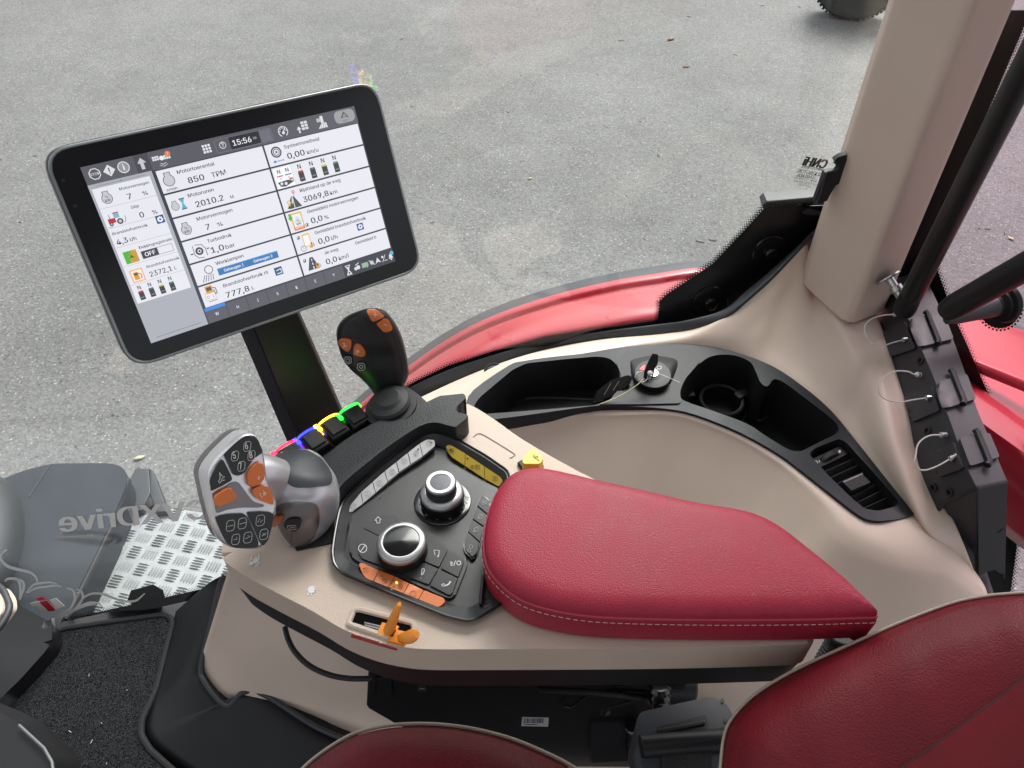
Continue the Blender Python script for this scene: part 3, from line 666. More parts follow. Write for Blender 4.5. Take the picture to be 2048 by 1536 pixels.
# ignition panel
ig = rnd(z8((1130, 300), (1205, 222), (1400, 204), (1630, 206), (1712, 290), (1600, 420), (1565, 500), (1575, 585), (1300, 592), (1010, 592), (1095, 565), (1160, 470), (1165, 390)), 7, 4)
b = B(); b.drape(ig, HZ(RZ), .0055, under=.03); b.out('ignition_panel', mat('panel_black', (.014, .0145, .018), .45, spec=.25, bump=('n', 900, .1, .001)), tray, ang=50)
zk = zz(1200, 660, 7.314)
b = B()
b.loft([[at(zk(p)[0], RZ + .006 + h) for p, h in zip(r, hh)] for r, hh in [(((415, 380), (425, 500), (455, 680), (470, 830)), (-.005, -.005, -.005, -.005)), (((470, 390), (500, 520), (520, 700), (600, 850)), (-.004, .005, .007, -.004)), (((760, 330), (780, 500), (780, 700), (760, 860)), (-.004, .008, .010, -.004)), (((1100, 370), (1060, 520), (1010, 720), (920, 870)), (-.004, .005, .007, -.004)), (((1225, 380), (1160, 560), (1050, 780), (960, 960)), (-.005, -.005, -.005, -.005))]], 6, 6)
KB = b.bvh(); b.out('switch_dome', mat('panel_black2', (.014, .0145, .018), .42, spec=.3), tray, ang=60)
KH = HB(KB, HZ(RZ + .010))
kc, _ = KH(zk((770, 655))[0]); kn = Vector((0, -.12, 1)).normalized(); kc = kc + kn * .0006
b = B(); b.lathe(kc, kn, [(.0275, -.014), (.0275, .0015), (.0265, .0022), (.012, .0022), (.012, .003), (.0005, .003)], 48); b.out('ignition_ring', BLK, tray)
b = B(); b.lathe(kc, kn, [(.0085, .0028), (.0085, .0042), (.007, .0048), (.0055, .0044), (.0005, .0044)], 36); b.out('lock_barrel', CHROME, tray)
KP = HP(kc + kn * .0026, kn); b = B(); b.drape(zk((570, 575), (640, 505), (668, 520), (655, 590), (600, 595)), KP, .0002); b.out('stop_mark', mat('red_mark', (.5, .02, .05), .5), tray, recalc=False)
b = B(); b.ribbon(zk(*circ((866, 552), 32, 14, 22)), 1.1, KP, .0004, closed=True); b.ribbon(zk((590, 570), (640, 530), (640, 580)), .9, KP, .0006, closed=True); b.out('position_mark', ICON, tray, recalc=False)
# vent: thumb wheel, slats, slider
vent = B(); prs = [((1120, 992), (1322, 898)), ((1150, 1028), (1362, 935)), ((1190, 1070), (1395, 975)), ((1232, 1110), (1432, 1020)), ((1272, 1150), (1462, 1062)), ((1325, 1196), (1520, 1100)), ((1368, 1236), (1562, 1142)), ((1420, 1270), (1607, 1186))]
for l, r in prs:
    a, c = at(z9(l)[0], RZ - .008), at(z9(r)[0], RZ - .008); d = (c - a).normalized(); w = Vector((-d.y, d.x, 0)); 
    ay = w * .006 + Vector((0, 0, .009)); vent.box((a + c) / 2 - w * .004 + Vector((0, 0, -.008)), d * (c - a).length / 2, ay, d.cross(ay).normalized() * .0009, .0004)
vent.out('vent_slats', mat('vent_black', (.018, .018, .020), .45), tray)
b = B(); a, c = at(z9((1110, 950))[0], RZ - .003), at(z9((1285, 865))[0], RZ - .003); d = (c - a).normalized(); w = Vector((-d.y, d.x, 0))
b.box((a + c) / 2 + Vector((0, 0, -.006)), d * (c - a).length / 2 * 1.15, w * .0085, Vector((0, 0, .004)), .001); b.out('wheel_plate', BLK, tray)
b = B(); m_ = (a + c) / 2; b.lathe(m_ + Vector((0, 0, -.016)) - w * .003, w, [(.020, -.001), (.021, 0), (.021, .006), (.020, .007)], 48); b.out('thumb_wheel', BLKG, tray)
VH = HZ(RZ - .0008); b = B(); b.ribbon(circ(z9((1108, 953))[0], 3.2, 12), 1.3, VH, .0004, closed=True); b.out('vent_print', ICON, tray, recalc=False); b = B(); b.drape(circ(z9((1266, 879))[0], 2.4, 12), VH, .0006); b.out('vent_print', ICON, tray); b = B(); b.ribbon(z9((1128, 938), (1133, 952)), 1.3, VH, .0004); b.out('vent_print', ICON, tray, recalc=False)
b = B(); a, c = at(z9((1290, 1105))[0], RZ - .002), at(z9((1418, 1050))[0], RZ - .002); d = (c - a).normalized(); w = Vector((-d.y, d.x, 0))
b.box((a + c) / 2 - w * .006, d * (c - a).length / 2, w * .008, Vector((0, 0, .005)), .001); b.out('vent_slider', BLKG, tray)
b = B(); b.tube([a + Vector((0, 0, .0045)) + w * .002, c + Vector((0, 0, .0045)) + w * .002], .0014, 8); b.out('slider_highlight', ALU, tray)
# round speaker grommet in the sill
g = at((988, 744), 1.812); b = B(); b.lathe(g, (0, -.2, 1), [(.017, -.004), (.017, .003), (.014, .005), (.012, .003), (.0005, .003)], 32)
tag(b.out('sill_plug', BLK), 'small round black plug in the beige sill near the front of the tray', 'plug')

# ================================================================== pillar, strut, handle, hook
t = thing('cab_pillar', 'tall beige faceted cab pillar beside the side window', 'pillar', (.50, .95, 1.957))
b = B(); cs = [(.4640, 1.00), (.4690, .984), (.4760, .966), (.5005, .903), (.5080, .898), (.5640, .9265), (.5720, .934), (.5800, .958), (.58, 1.03), (.470, 1.03)]
b.prism([(x, y, 3.06) for x, y in rnd(cs, .006, 3)], (0, 0, -3.06 + 1.958), .004, 3, botbev=True); b.out('pillar_trim', BEIGE, t, ang=35)
t = thing('lift_strut', 'thick black gas strut bolted to the beige pillar', 'gas strut', aty((1800, 565), .87))
P0, P1 = aty((1822, 592), .87), aty((2075, 90), .82); d = (P1 - P0).normalized()
b = B(); b.lathe(P0, d, [(.0125, .0), (.0150, .004), (.0150, .5), (.013, .505)], 28); b.out('strut_tube', mat('strut_black', (.009, .009, .010), .35), t)
b = B(); b.lathe(P0 - d * .034, d, [(.009, 0), (.0145, .003), (.0155, .012), (.0150, .03), (.0125, .036)], 24); b.out('end_fitting', BLK, t)
ps = aty((1776, 553), .905); pe = P0 - d * .018; a = (pe - ps).normalized()
b = B(); b.lathe(ps, a, [(.0175, 0), (.018, .002), (.0165, .0035), (.006, .004), (.006, .016), (.0095, .017), (.0095, .024), (.0065, .025), (.0065, .036)], 24); b.out('ball_stud', STEEL, t)
t = thing('grab_lever', 'black tubular window handle bolted through the rear glass', 'handle', aty((1985, 605), .88))
Ha, Hb = aty((1896, 620), .80), aty((2110, 500), .70); b = B(); dd = (Hb - Ha).normalized()
b.tube([Ha - dd * .004, Ha, Ha + dd * .02, Hb], [.009, .0145, .0165, .0165], 22); b.out('grip_bar', BLK, t)
q1, q2 = aty((1893, 640), .815), aty((1985, 612), .845); a = (q2 - q1).normalized(); L_ = (q2 - q1).length
b = B(); b.lathe(q1, a, [(.006, 0), (.010, .02), (.0155, L_), (.013, L_ + .002)], 28); b.out('bracket', TRIM, t)
b = B(); b.lathe(q2, a, [(.016, 0), (.016, .006), (.022, .008), (.022, .014), (.027, .015), (.029, .02), (.027, .024), (.0005, .025)], 32); b.out('bolt_cap', BLK, t)
t = thing('pillar_hook', 'small black clip hook on the edge of the beige pillar', 'hook', aty((1665, 350), 1.0))
zh = zz(1280, 280, 3.84); b = B()
b.prism([aty(p, .992) for p in zh((1360, 500), (1340, 490), (1345, 460), (1420, 250), (1470, 240), (1500, 245), (1520, 220), (1500, 180), (1490, 160), (1530, 130), (1590, 112), (1600, 220), (1560, 330), (1500, 340), (1440, 470), (1380, 480))], (0, .010, 0), .0015, 2); b.out('hook_body', BLK, t)
b = B(); b.tube([aty(p, .991) for p in cr(zh((1350, 495), (1390, 390), (1428, 262), (1480, 240), (1515, 230), (1520, 200), (1490, 165)), 4)], .0016, 6); b.out('hook_edge', TRIM, t)

# ================================================================== port block with wire seals
t = thing('port_block', 'long black moulded port housing with hinged lids behind the pillar', 'housing', at((1880, 850), 1.95))
TL_ = [(1782, 560), (1800, 602), (1816, 636), (1850, 714), (1871, 764), (1893, 822), (1913, 877), (1934, 934), (1955, 978)]
TR_ = [(1845, 540), (1868, 590), (1889, 636), (1914, 700), (1935, 760), (1953, 815), (1975, 868), (1997, 921), (2016, 966)]
LS_ = [(1760, 590), (1748, 645), (1750, 680), (1770, 735), (1786, 780), (1803, 835), (1824, 895), (1850, 955), (1885, 1010)]
b = B(); zb = [1.99 - .004 * i for i in range(9)]
tr_, tl_, ls_ = [at(p, z) for p, z in zip(TR_, zb)], [at(p, z + .004) for p, z in zip(TL_, zb)], [at(p, z - .055) for p, z in zip(LS_, zb)]
b.loft([[p + Vector((.02, .03, -.05)) for p in tr_], tr_, [p * .97 + q * .03 for p, q in zip(tr_, tl_)], [p * .06 + q * .94 for p, q in zip(tr_, tl_)], tl_, [p * .07 + q * .93 for p, q in zip(ls_, tl_)], ls_, [p + Vector((-.002, 0, -.03)) for p in ls_]], 4, 2, smooth_v=False)
BB = b.bvh(); b.out('housing_body', mat('port_plastic', (.026, .025, .030), .55, bump=('n', 600, .15, .001), var=(18, .15)), t, ang=40, solid=.004)
BH = HB(BB)
b = B(); e_ = [at(p, z) for p, z in [((1955, 979), 1.962), ((2016, 966), 1.958), ((2011, 1160), 1.80), ((2003, 1145), 1.81), ((1990, 1137), 1.815), ((1975, 1140), 1.812), ((1957, 1156), 1.80)]]
b.prism(e_, (.01, .04, -.02), .002, 2)
f_ = [at(p, z) for p, z in [((1886, 1010), 1.90), ((1955, 979), 1.960), ((1957, 1150), 1.80), ((1948, 1152), 1.80), ((1932, 1095), 1.83)]]; b.prism(f_, (.02, .03, -.01), .001, 1)
b.out('end_face', mat('port_end_plastic', (.032, .031, .036), .55), t)
b = B(); c_ = at((1985, 1052), 1.884); b.lathe(c_ + Vector((0, -.004, .006)), Vector((0, -.75, .66)), [(.0095, -.004), (.0095, .0012), (.008, .0016), (.0075, -.004), (.0005, -.004)], 24); b.out('bolt_hole', BLKD, t)
lids = [([(1818, 640), (1886, 634), (1904, 682), (1842, 697)], [(1768, 668), (1812, 642), (1836, 698), (1782, 716)]), ([(1873, 768), (1930, 752), (1948, 802), (1891, 820)], [(1812, 792), (1866, 772), (1884, 822), (1828, 846)]), ([(1915, 880), (1975, 870), (1995, 918), (1936, 936)], [(1862, 910), (1910, 884), (1930, 938), (1882, 955)])]
for a_, c_ in lids:
    b = B(); b.drape(rnd(a_, 5, 3), BH, .005, step=14, dn=8); b.drape(rnd(c_, 6, 3), BH, .004, step=14, dn=8); b.out('port_lid', mat('lid_plastic', (.030, .029, .034), .5, bump=('n', 500, .15, .001)), t, ang=50)
for P in ([(1846, 630), (1850, 634), (1872, 690), (1870, 695)], [(1896, 746), (1900, 752), (1922, 808), (1920, 815)], [(1944, 866), (1949, 872), (1972, 930), (1968, 937)]):
    b = B(); b.tube([BH(p)[0] + BH(p)[1] * .007 for p in P], .0042, 8); b.out('lid_clip', BLK, t)
for c in ((1842, 722), (1856, 862), (1900, 985), (1868, 975)):
    l, n = BH(c); b = B()
    if l is not None: b.lathe(l, n, [(.006, .0005), (.006, .002), (.0035, .0022), (.003, .0005), (.0002, .0005)], 16); b.out('socket_screw', BLKD, t)
b = B(); b.loft([[at(p, z) for p, z in r] for r in ([((1750, 640), 1.945), ((1752, 690), 1.94), ((1775, 755), 1.92), ((1803, 840), 1.905), ((1830, 910), 1.895), ((1880, 1005), 1.875), ((1925, 1090), 1.855), ((1930, 1150), 1.83)], [((1764, 648), 1.948), ((1766, 690), 1.942), ((1790, 755), 1.925), ((1818, 840), 1.91), ((1846, 910), 1.90), ((1896, 1000), 1.88), ((1943, 1085), 1.855), ((1950, 1160), 1.83)])], 5, 2); b.out('side_flange', BLKG, t, solid=.006)
b = B(); b.prism([at(p, 1.77) for p in [(1925, 1145), (1950, 1150), (1975, 1140), (2005, 1230), (1955, 1240)]], (0, 0, -.1), .004, 2); b.out('mount_foot', TRIM, t)
for P, lab in (([(1788, 629), (1772, 630), (1753, 634), (1737, 642), (1729, 656), (1733, 673), (1745, 687), (1765, 691), (1786, 685), (1806, 680)], 'thin pale seal wire looped over the topmost port lid just below the pillar'),
          ([(1834, 749), (1826, 748), (1815, 743), (1788, 743), (1765, 757), (1757, 772), (1760, 789), (1775, 800), (1800, 804), (1830, 799), (1853, 796)], 'thin pale seal wire looped over the second port lid, between the other two wires'),
          ([(1882, 870), (1860, 871), (1843, 880), (1834, 893), (1832, 908), (1830, 916), (1829, 926), (1838, 938), (1852, 940), (1875, 932), (1900, 918)], 'thin pale seal wire looped over the lowest port lid, dented near the vent')):
    f = lambda p: (BH(p)[0] if BH(p)[0] is not None else at(p, 1.945))
    L0, L1 = f(P[0]), f(P[-1]); n = len(P); pts = []
    for i, p in enumerate(P): w = i / (n - 1); dd = (L0 * (1 - w) + L1 * w - C0).dot(FW) - .012 - .012 * math.sin(w * math.pi); pts.append(atd(p, dd))
    ww = thing('seal_wire', lab, 'wire', pts[0], 'wire seals on the port lids')
    b = B(); b.tube([Vector(q) for q in cr([tuple(p) for p in pts], 5)], .0010, 8); b.out('wire_loop', WIRE, ww)
    for e, e2 in ((0, 1), (-1, -2)):
        d = (pts[e] - pts[e2]).normalized(); b = B(); b.lathe(pts[e] - d * .001, d, [(.0022, 0), (.0036, .001), (.0036, .005), (.0026, .0055), (.0026, .008), (.0034, .0085), (.0034, .010), (.001, .0105)], 12); b.out('crimp', STEEL, ww)
# beige cover low behind the liner
co_ = at((1890, 1200), 1.80); cn_ = Vector((-.25, -.55, .8)).normalized()
b = B(); b.prism([atp(p, co_, cn_) for p in [(1832, 1262), (1850, 1214), (1886, 1164), (1924, 1142), (1948, 1180), (1966, 1225), (1985, 1300), (1840, 1320)]], -cn_ * .05, .008, 4)
tag(b.out('belt_anchor_cover', BEIGE2), 'small beige cover between the liner corner and the seat back', 'cover')
# ================================================================== floor mouldings, mat, steering column
b = B()
e_ = [((455, 1150), 1.60), ((443, 1172), 1.57), ((425, 1250), 1.52), ((405, 1335), 1.47), ((412, 1365), 1.458), ((440, 1402), 1.445), ((462, 1412), 1.44), ((490, 1386), 1.45), ((530, 1390), 1.45), ((640, 1458), 1.44), ((760, 1506), 1.43), ((900, 1580), 1.42)]
m_ = [((352, 1222), 1.405), ((346, 1245), 1.405), ((330, 1300), 1.404), ((308, 1385), 1.404), ((296, 1410), 1.404), ((285, 1440), 1.404), ((284, 1465), 1.404), ((300, 1495), 1.404), ((330, 1520), 1.404), ((430, 1580), 1.404), ((600, 1660), 1.404), ((800, 1740), 1.404)]
E_ = [at(*q) for q in e_]; M_ = [at(*q) for q in m_]; mm = [(a * .72 + c * .28) + Vector((0, 0, .012)) for a, c in zip(E_, M_)]
b.loft([[p + Vector((.012, .012, -.006)) for p in E_], [p + Vector((0, 0, .002)) for p in E_], [a * .94 + c * .06 for a, c in zip(E_, mm)], mm, M_], 5, 4)
wl = thing('wheel_arch_moulding', 'black moulded footwell wall with a raised rim beside the carpet mat', 'footwell trim', at((380, 1380), 1.42))
b.out('moulding_shell', BLK, wl, ang=60, solid=.004)
b = B(); b.tube([p + Vector((0, -.002, .007)) for p in [Vector(q) for q in cr([tuple(p) for p in E_], 5)]], .0045, 8); b.out('raised_rim', TRIM, wl)
t = thing('floor_mat', 'black carpet floor mat with a stitched rolled border', 'floor mat', at((200, 1380), 1.405))
mo = [(128, 1258), (200, 1247), (325, 1230), (340, 1234), (346, 1247), (336, 1285), (312, 1380), (298, 1412), (284, 1440), (282, 1470), (300, 1500), (345, 1540), (420, 1600), (420, 1750), (230, 1680), (148, 1540), (138, 1518), (96, 1488), (30, 1448), (-60, 1405), (-60, 1420), (10, 1384), (58, 1332), (98, 1282), (112, 1266)]
mo = rnd(mo[:19] + [(-70, 1390)] + mo[21:], 10, 4)
b = B(); b.drape(mo, HZ(1.409), .004, under=.008); b.out('carpet', CARPET, t)
b = B(); rn = random.Random(11); mx_ = [p[0] for p in mo]; my_ = [p[1] for p in mo]; k = 0
while k < 26000:
    p = (rn.uniform(max(-60, min(mx_)), max(mx_)), rn.uniform(min(my_), 1620))
    if not inside(p, mo): continue
    k += 1; o = at(p, 1.4125); a = rn.uniform(0, 6.283); w = rn.uniform(.0005, .0009); h = rn.uniform(.0012, .0028); ln = Vector((-.5 + rn.gauss(0, .5), .35 + rn.gauss(0, .5), 0)) * h
    d = Vector((math.cos(a), math.sin(a), 0)) * w; b.add([o - d, o + d, o + ln + Vector((0, 0, h))], [(0, 1, 2)])
b.out('pile', mat('carpet_pile', (.0105, .011, .014), .95, spec=.08, var=(14, .3)), t, recalc=False, weld=False)['kind'] = 'stuff'
b = B(); b.tube([at(p, 1.413) for p in mo], .0052, 8, closed=True); b.out('rolled_border', mat('border_cord', (.008, .008, .010), .8, bump=('n', 900, .6, .001)), t)
b = B(); rn = random.Random(5)
for p in [(178, 1350), (254, 1380), (203, 1446), (140, 1463), (183, 1483), (213, 1527)]:
    o = at(p, 1.4148); a = rn.uniform(0, 3); r = rn.choice([.0009, .0012, .0006]); d = Vector((math.cos(a), math.sin(a), 0)) * rn.choice([.0015, .003]); b.tube([o - d, o + d], r * .6, 6)
b.out('lint', mat('lint', (.5, .5, .48), .9), t)['kind'] = 'stuff'
t = thing('steering_column', 'black lower steering column cover at the left edge of the footwell', 'column cover', at((60, 1300), 1.5))
b = B(); b.prism([at(p, 1.45) for p in cr([(28, 1206), (60, 1222), (98, 1244), (104, 1268), (98, 1292), (66, 1330), (18, 1380), (-60, 1440), (-90, 1300), (-40, 1180)], 4, True)], (.0, .01, -.06), .018, 5); b.out('column_shell', BLK, t, ang=60)
b = B(); b.tube([at(p, 1.405) for p in [(104, 1240), (112, 1275), (104, 1300), (70, 1345), (20, 1392)]], .006, 8); b.out('edge_strip', TRIM, t)
b = B(); b.prism([at(p, 1.62) for p in rnd([(-80, 1168), (-10, 1180), (4, 1200), (6, 1222), (-14, 1250), (-80, 1290)], 8, 4)], (0, .02, -.03), .010, 4); b.out('column_panel', BEIGE, t)
b = B(); b.tube([at(p, 1.612) for p in cr([(-50, 1158), (-2, 1174), (14, 1198), (17, 1222), (-6, 1260), (-60, 1315)], 4)], .0055, 10); b.out('panel_rim', TRIM, t)
t = thing('pedal_pod', 'dark grey moulded plastic corner at the bottom left of the mat', 'pod', at((50, 1510), 1.7))
b = B(); b.prism([at(p, 1.66) for p in rnd([(-80, 1390), (0, 1424), (36, 1446), (86, 1492), (106, 1522), (128, 1640), (-80, 1700)], 10, 4)], (-.01, .03, -.08), .014, 4); b.out('pod_shell', BLK, t)
b = B(); b.tube([at(p, 1.668) for p in [(38, 1450), (88, 1496), (104, 1524), (112, 1580)]], .002, 6); b.out('pod_edge', mat('edge_light_grey', (.12, .125, .13), .4), t)

# ================================================================== armrest console
ZT = 2.055
con = thing('armrest_console', 'beige control console with a red leather armrest and black key panel', 'console', at((1100, 1250), 1.95))
bo = [(463, 1148), (468, 1163), (477, 1172), (511, 1195), (568, 1226), (639, 1263), (695, 1297), (752, 1320), (809, 1333), (866, 1338), (1000, 1338), (1306, 1336), (1540, 1330), (1594, 1326), (1610, 1314), (1611, 1285), (1600, 1240), (1480, 1150), (1300, 1060), (1150, 985), (1046, 924), (988, 882), (938, 852), (900, 848), (780, 880), (650, 930), (570, 1000), (495, 1062), (468, 1115)]
BO = [at(p, 2.017) for p in cr(bo, 3, True)]
b = B(); b.prism([p + Vector((0, 0, ZT - 2.017)) for p in BO], (0, 0, -(ZT - 2.015)), .017, 6); CB = b.bvh(); b.out('console_body', BEIGE2, con, ang=50)
CH = HB(CB, HZ(ZT))
bc = sum(BO, Vector()) / len(BO); b = B(); k = [Vector((p.x, p.y, 0)) + (Vector((bc.x, bc.y, 0)) - Vector((p.x, p.y, 0))) * .004 for p in BO]
b.prism([p + Vector((0, 0, 2.018)) for p in k], (0, .010, -.058), .006, 3, botbev=True); b.out('console_base', BLKD, con, ang=50)
z4 = zz(660, 860, 3.84)
def H(z): return HZ(z)
po = rnd(z4((14, 950), (35, 800), (70, 620), (110, 530), (200, 440), (400, 262), (690, 45), (760, 14), (850, 16), (960, 60), (1200, 200), (1370, 318), (1420, 700), (1420, 1250), (1280, 1360), (1120, 1452), (1050, 1466), (900, 1430), (600, 1310), (300, 1190), (100, 1104), (36, 1040)), 10, 4)
pc = Vector((880, 1060))
def shrink(P, d):
    out = []; n = len(P)
    for i in range(n):
        a, c = Vector(P[i - 1]), Vector(P[(i + 1) % n]); q = (c - a); nn = Vector((-q.y, q.x)).normalized()
        if nn.dot(pc - Vector(P[i])) < 0 and abs(nn.dot((pc - Vector(P[i])).normalized())) > .2: nn = -nn
        out.append(tuple(Vector(P[i]) + nn * d))
    return out
PAN = mat('panel_plastic', (.014, .0145, .017), .36, bump=('n', 1100, .1, .001), var=(26, .1))
b = B(); L0 = [at(p, ZT - .002) for p in po]; L1 = [at(p, ZT + .009) for p in po]; s1 = shrink(po, 4); s2 = shrink(po, 26)
L2 = [at(p, ZT + .0095) for p in s1]; L3 = [at(p, ZT + .0025) for p in s2]
n = len(po); rows = [L0, L1, L2, L3]; V = [q for r in rows for q in r]
b.add(V, [(j * n + i, j * n + (i + 1) % n, (j + 1) * n + (i + 1) % n, (j + 1) * n + i) for j in range(3) for i in range(n)])
VV, T = cdt([(p.x, p.y) for p in L3]); b.add([(v.x, v.y, ZT + .0025) for v in VV], T)
PNB = b.bvh(); b.out('control_panel', PAN, con, ang=30, recalc=False)
b = B(); b.tube([at(p, ZT + .009) for p in po], .0016, 8, closed=True); b.out('panel_lip', GLOSSB, con)
PL = {}
ob_panel = [o for o in con.children if o.name == 'control_panel'][0]
ZP = ZT + .0025
plat = rnd(z4((150, 700), (240, 605), (385, 512), (470, 530), (690, 740), (950, 900), (1060, 985), (1050, 1050), (955, 1285), (905, 1292), (560, 1142), (215, 1008), (150, 960)), 6, 4)
b = B(); b.prism([at(p, ZP + .003) for p in plat], (0, 0, -.006), .002, 3); b.out('key_plinth', PAN, con, ang=50)
ZQ = ZP + .003
def strip(name, poly, seps, hit, h, m, mark=None, mm=None, gap=1.1, icons=None, iw=1.0):
    # a row of separate key caps cut from one outline
    cuts = seps; keys = []
    xs = [poly]
    def side(p, s): (x0, y0), (x1, y1) = s; return (x1 - x0) * (p[1] - y0) - (y1 - y0) * (p[0] - x0)
    def clip(P, s, sg, g):
        (x0, y0), (x1, y1) = s; L = math.hypot(x1 - x0, y1 - y0); out = []
        f = lambda p: sg * side(p, s) / L - g
        for i in range(len(P)):
            a, c = P[i - 1], P[i]; fa, fc = f(a), f(c)
            if fa >= 0: out.append(a) if not out or out[-1] != a else None
            if (fa >= 0) != (fc >= 0): w = fa / (fa - fc); out.append((a[0] + (c[0] - a[0]) * w, a[1] + (c[1] - a[1]) * w))
        return out
    rest = poly
    for s in seps:
        keys.append(clip(rest, s, 1, gap / 2)); rest = clip(rest, s, -1, gap / 2)
    keys.append(rest); objs = []
    for i, kp in enumerate(keys):
        if len(kp) < 3: continue
        b = B(); P = [hit(p)[0] + hit(p)[1] * h for p in kp]; b.prism(P, -hit(kp[0])[1] * (h + .002), .0005, 2); o = b.out(name, m, con); objs.append(o)
        if icons and i < len(icons) and icons[i]:
            c = sum((Vector(p) for p in kp), Vector((0, 0))) / len(kp); b = B(); hh = lambda p: (hit(p)[0] + hit(p)[1] * h, hit(p)[1])
            for ln in icons[i]:
                q = [(c.x + x, c.y + y) for x, y in ln]; b.ribbon(q, iw, hh, .0004)
            b.out('key_symbol', mm, o, recalc=False)
    return objs
sq = lambda r, s=0: [(-r + s, -r), (r + s, -r), (r + s, r), (-r + s, r), (-r + s, -r)]
ci = lambda r, x=0, y=0, n=10: [(x + r * math.cos(k * 6.2832 / n), y + r * math.sin(k * 6.2832 / n)) for k in range(n + 1)]
gs = rnd(z4((145, 638), (158, 588), (240, 488), (420, 328), (600, 184), (690, 114), (742, 84), (800, 88), (806, 130), (705, 216), (520, 342), (350, 492), (250, 577), (165, 642)), 3, 3)
seps = [z4(a, c) for a, c in (((236, 484), (254, 580)), ((326, 408), (352, 494)), ((418, 326), (444, 416)), ((508, 254), (532, 350)), ((596, 184), (622, 288)), ((686, 114), (712, 216)))]
TH = HP(at((770, 958), ZT + .006), Vector((.16, -.24, 1)).normalized())
gi = [[ci(5.5), [(-2, -2), (2, -2), (2, 2)]], [ci(5.5), [(0, -3), (0, 3)]], [ci(5.5), [(-2, -3), (2, -1), (-2, 3), (2, 3)]], [ci(5.5), [(-2, -3), (2, -2), (-1, 0), (2, 2), (-2, 3)]], [ci(5.5), [(-2, 3), (-2, -3), (2, -3), (2, 3), (-2, 0)]], [ci(5), [(-3, 3), (3, -3)], [(-3, 0), (0, 3)]], [ci(5.5), [(-2, 2), (2, -3), (3, 3)]]]
strip('grey_key', gs, seps, TH, .0035, GRYB, icons=gi, mm=ICONG)
b = B()
for p in z4((775, 108), (676, 160)): b.drape(circ(p, 1.5, 8), TH, .0042)
b.out('key_dot', ICONB, con)
ys = rnd(z4((893, 140), (905, 122), (935, 126), (1040, 188), (1190, 288), (1310, 368), (1332, 400), (1300, 442), (1190, 382), (1040, 282), (940, 216), (908, 175)), 3, 3)
YH = HP(at((950, 930), ZT + .0055), Vector((-.16, -.30, 1)).normalized())
yi = [[sq(4), ci(2), [(-10, -4), (-5, 0), (-10, 3)]], [sq(4, 4), ci(2, 4), ci(3.2, -6), [(-8, 3), (-4, -3)]], [sq(4.5), ci(2)]]
strip('yellow_key', ys, [z4((1046, 180), (1036, 290)), z4((1190, 280), (1190, 392))], YH, .003, YEL, icons=yi, mm=ICONB, iw=.9)
b = B()
for p in z4((930, 160), (1062, 228)): b.drape(circ(p, 1.5, 8), YH, .0037)
b.out('key_dot', ICONB, con)
os_ = rnd(z4((224, 1046), (242, 1034), (380, 1094), (500, 1142), (610, 1194), (720, 1246), (876, 1308), (888, 1336), (850, 1370), (780, 1384), (670, 1340), (555, 1296), (440, 1250), (325, 1196), (262, 1132)), 3, 3)
oi = [[ci(5), ci(2)], [ci(4.5), [(-4, -4), (4, 4)], [(4, 1), (4, 4), (1, 4)]], [ci(5, 5), ci(3, 5), ci(1, 5)], [ci(6)], None]
ok_ = strip('orange_key', os_, [z4((382, 1096), (328, 1198)), z4((500, 1142), (440, 1250)), z4((612, 1194), (555, 1296)), z4((722, 1246), (668, 1342))], HZ(ZP + .001), .004, ORG, icons=oi, mm=ICONO)
b = B()
for p in z4((260, 1064), (400, 1124), (490, 1204)): b.drape(circ(p, 1.3, 8), HZ(ZP + .005), .0005)
b.out('key_dot', ICONB, con)
b = B()
for p in z4((512, 1174), (470, 1236)): b.drape(circ(p, 2.6, 10), HZ(ZP + .005), .0008)
b.out('key_lamp', emis('lamp_yellow', (.85, 1, .08), 1.5 * EM), con)
KEY = mat('key_black', (.016, .017, .019), .45, bump=('n', 900, .08, .0005))
QHt = HZ(ZQ); kl = rnd(z4((216, 850), (226, 800), (262, 762), (318, 690), (400, 655), (520, 680), (520, 1095), (244, 992), (216, 940)), 5, 3)
strip('menu_key', kl, [z4((380, 824), (258, 764))], QHt, .0018, KEY, icons=[[[(-5 + x, 4 + y - 6) for x, y in [(-6, 1), (0, -6), (6, 0), (3, 0), (4, 6), (-2, 7), (-3, 2), (-6, 1)]]], [[(x - 10, y + 2) for x, y in ci(8.5)], [(-15, 9), (-4, -5)]]], mm=ICON, iw=1.3)
for kp, ic in [(((700, 745), (905, 925), (838, 1062), (730, 1016), (690, 950)), [[(12 + x, 4 + y) for x, y in [(-3, 4), (-5, -6), (6, -5), (4, 7)]], [(14, 9), (15, 12)]]),
               (((917, 932), (1012, 996), (1030, 1020), (985, 1138), (850, 1068)), [[(x + 8, y) for x, y in ci(4)], [(-2, 5), (2, -5)], [(-9, -2), (-4, -1)], [(-9, 1), (-4, 2)], [(-9, 4), (-4, 5)]]),
               (((560, 1085), (724, 1026), (832, 1072), (758, 1196), (570, 1120)), [[(6 + x, y) for x, y in [(-2, 6), (-1, -6), (3, -7), (4, -3), (1, 4), (-2, 6)]], [(2, 12), (3, 13)]]),
               (((844, 1080), (982, 1146), (940, 1262), (918, 1276), (766, 1200)), [[(-9, 2), (-4, -1), (0, 3), (6, -1), (9, -6)], [(-8, 4), (-2, 4), (6, 1), (10, -5)]])]:
    strip('menu_key', rnd(z4(*kp), 3, 3), [], QHt, .0018, KEY, icons=[ic], mm=ICON, iw=1.5)
bs = rnd(z4((1136, 566), (1160, 520), (1186, 516), (1226, 560), (1224, 622), (1124, 955), (1090, 984), (1040, 922), (1030, 870)), 4, 3)
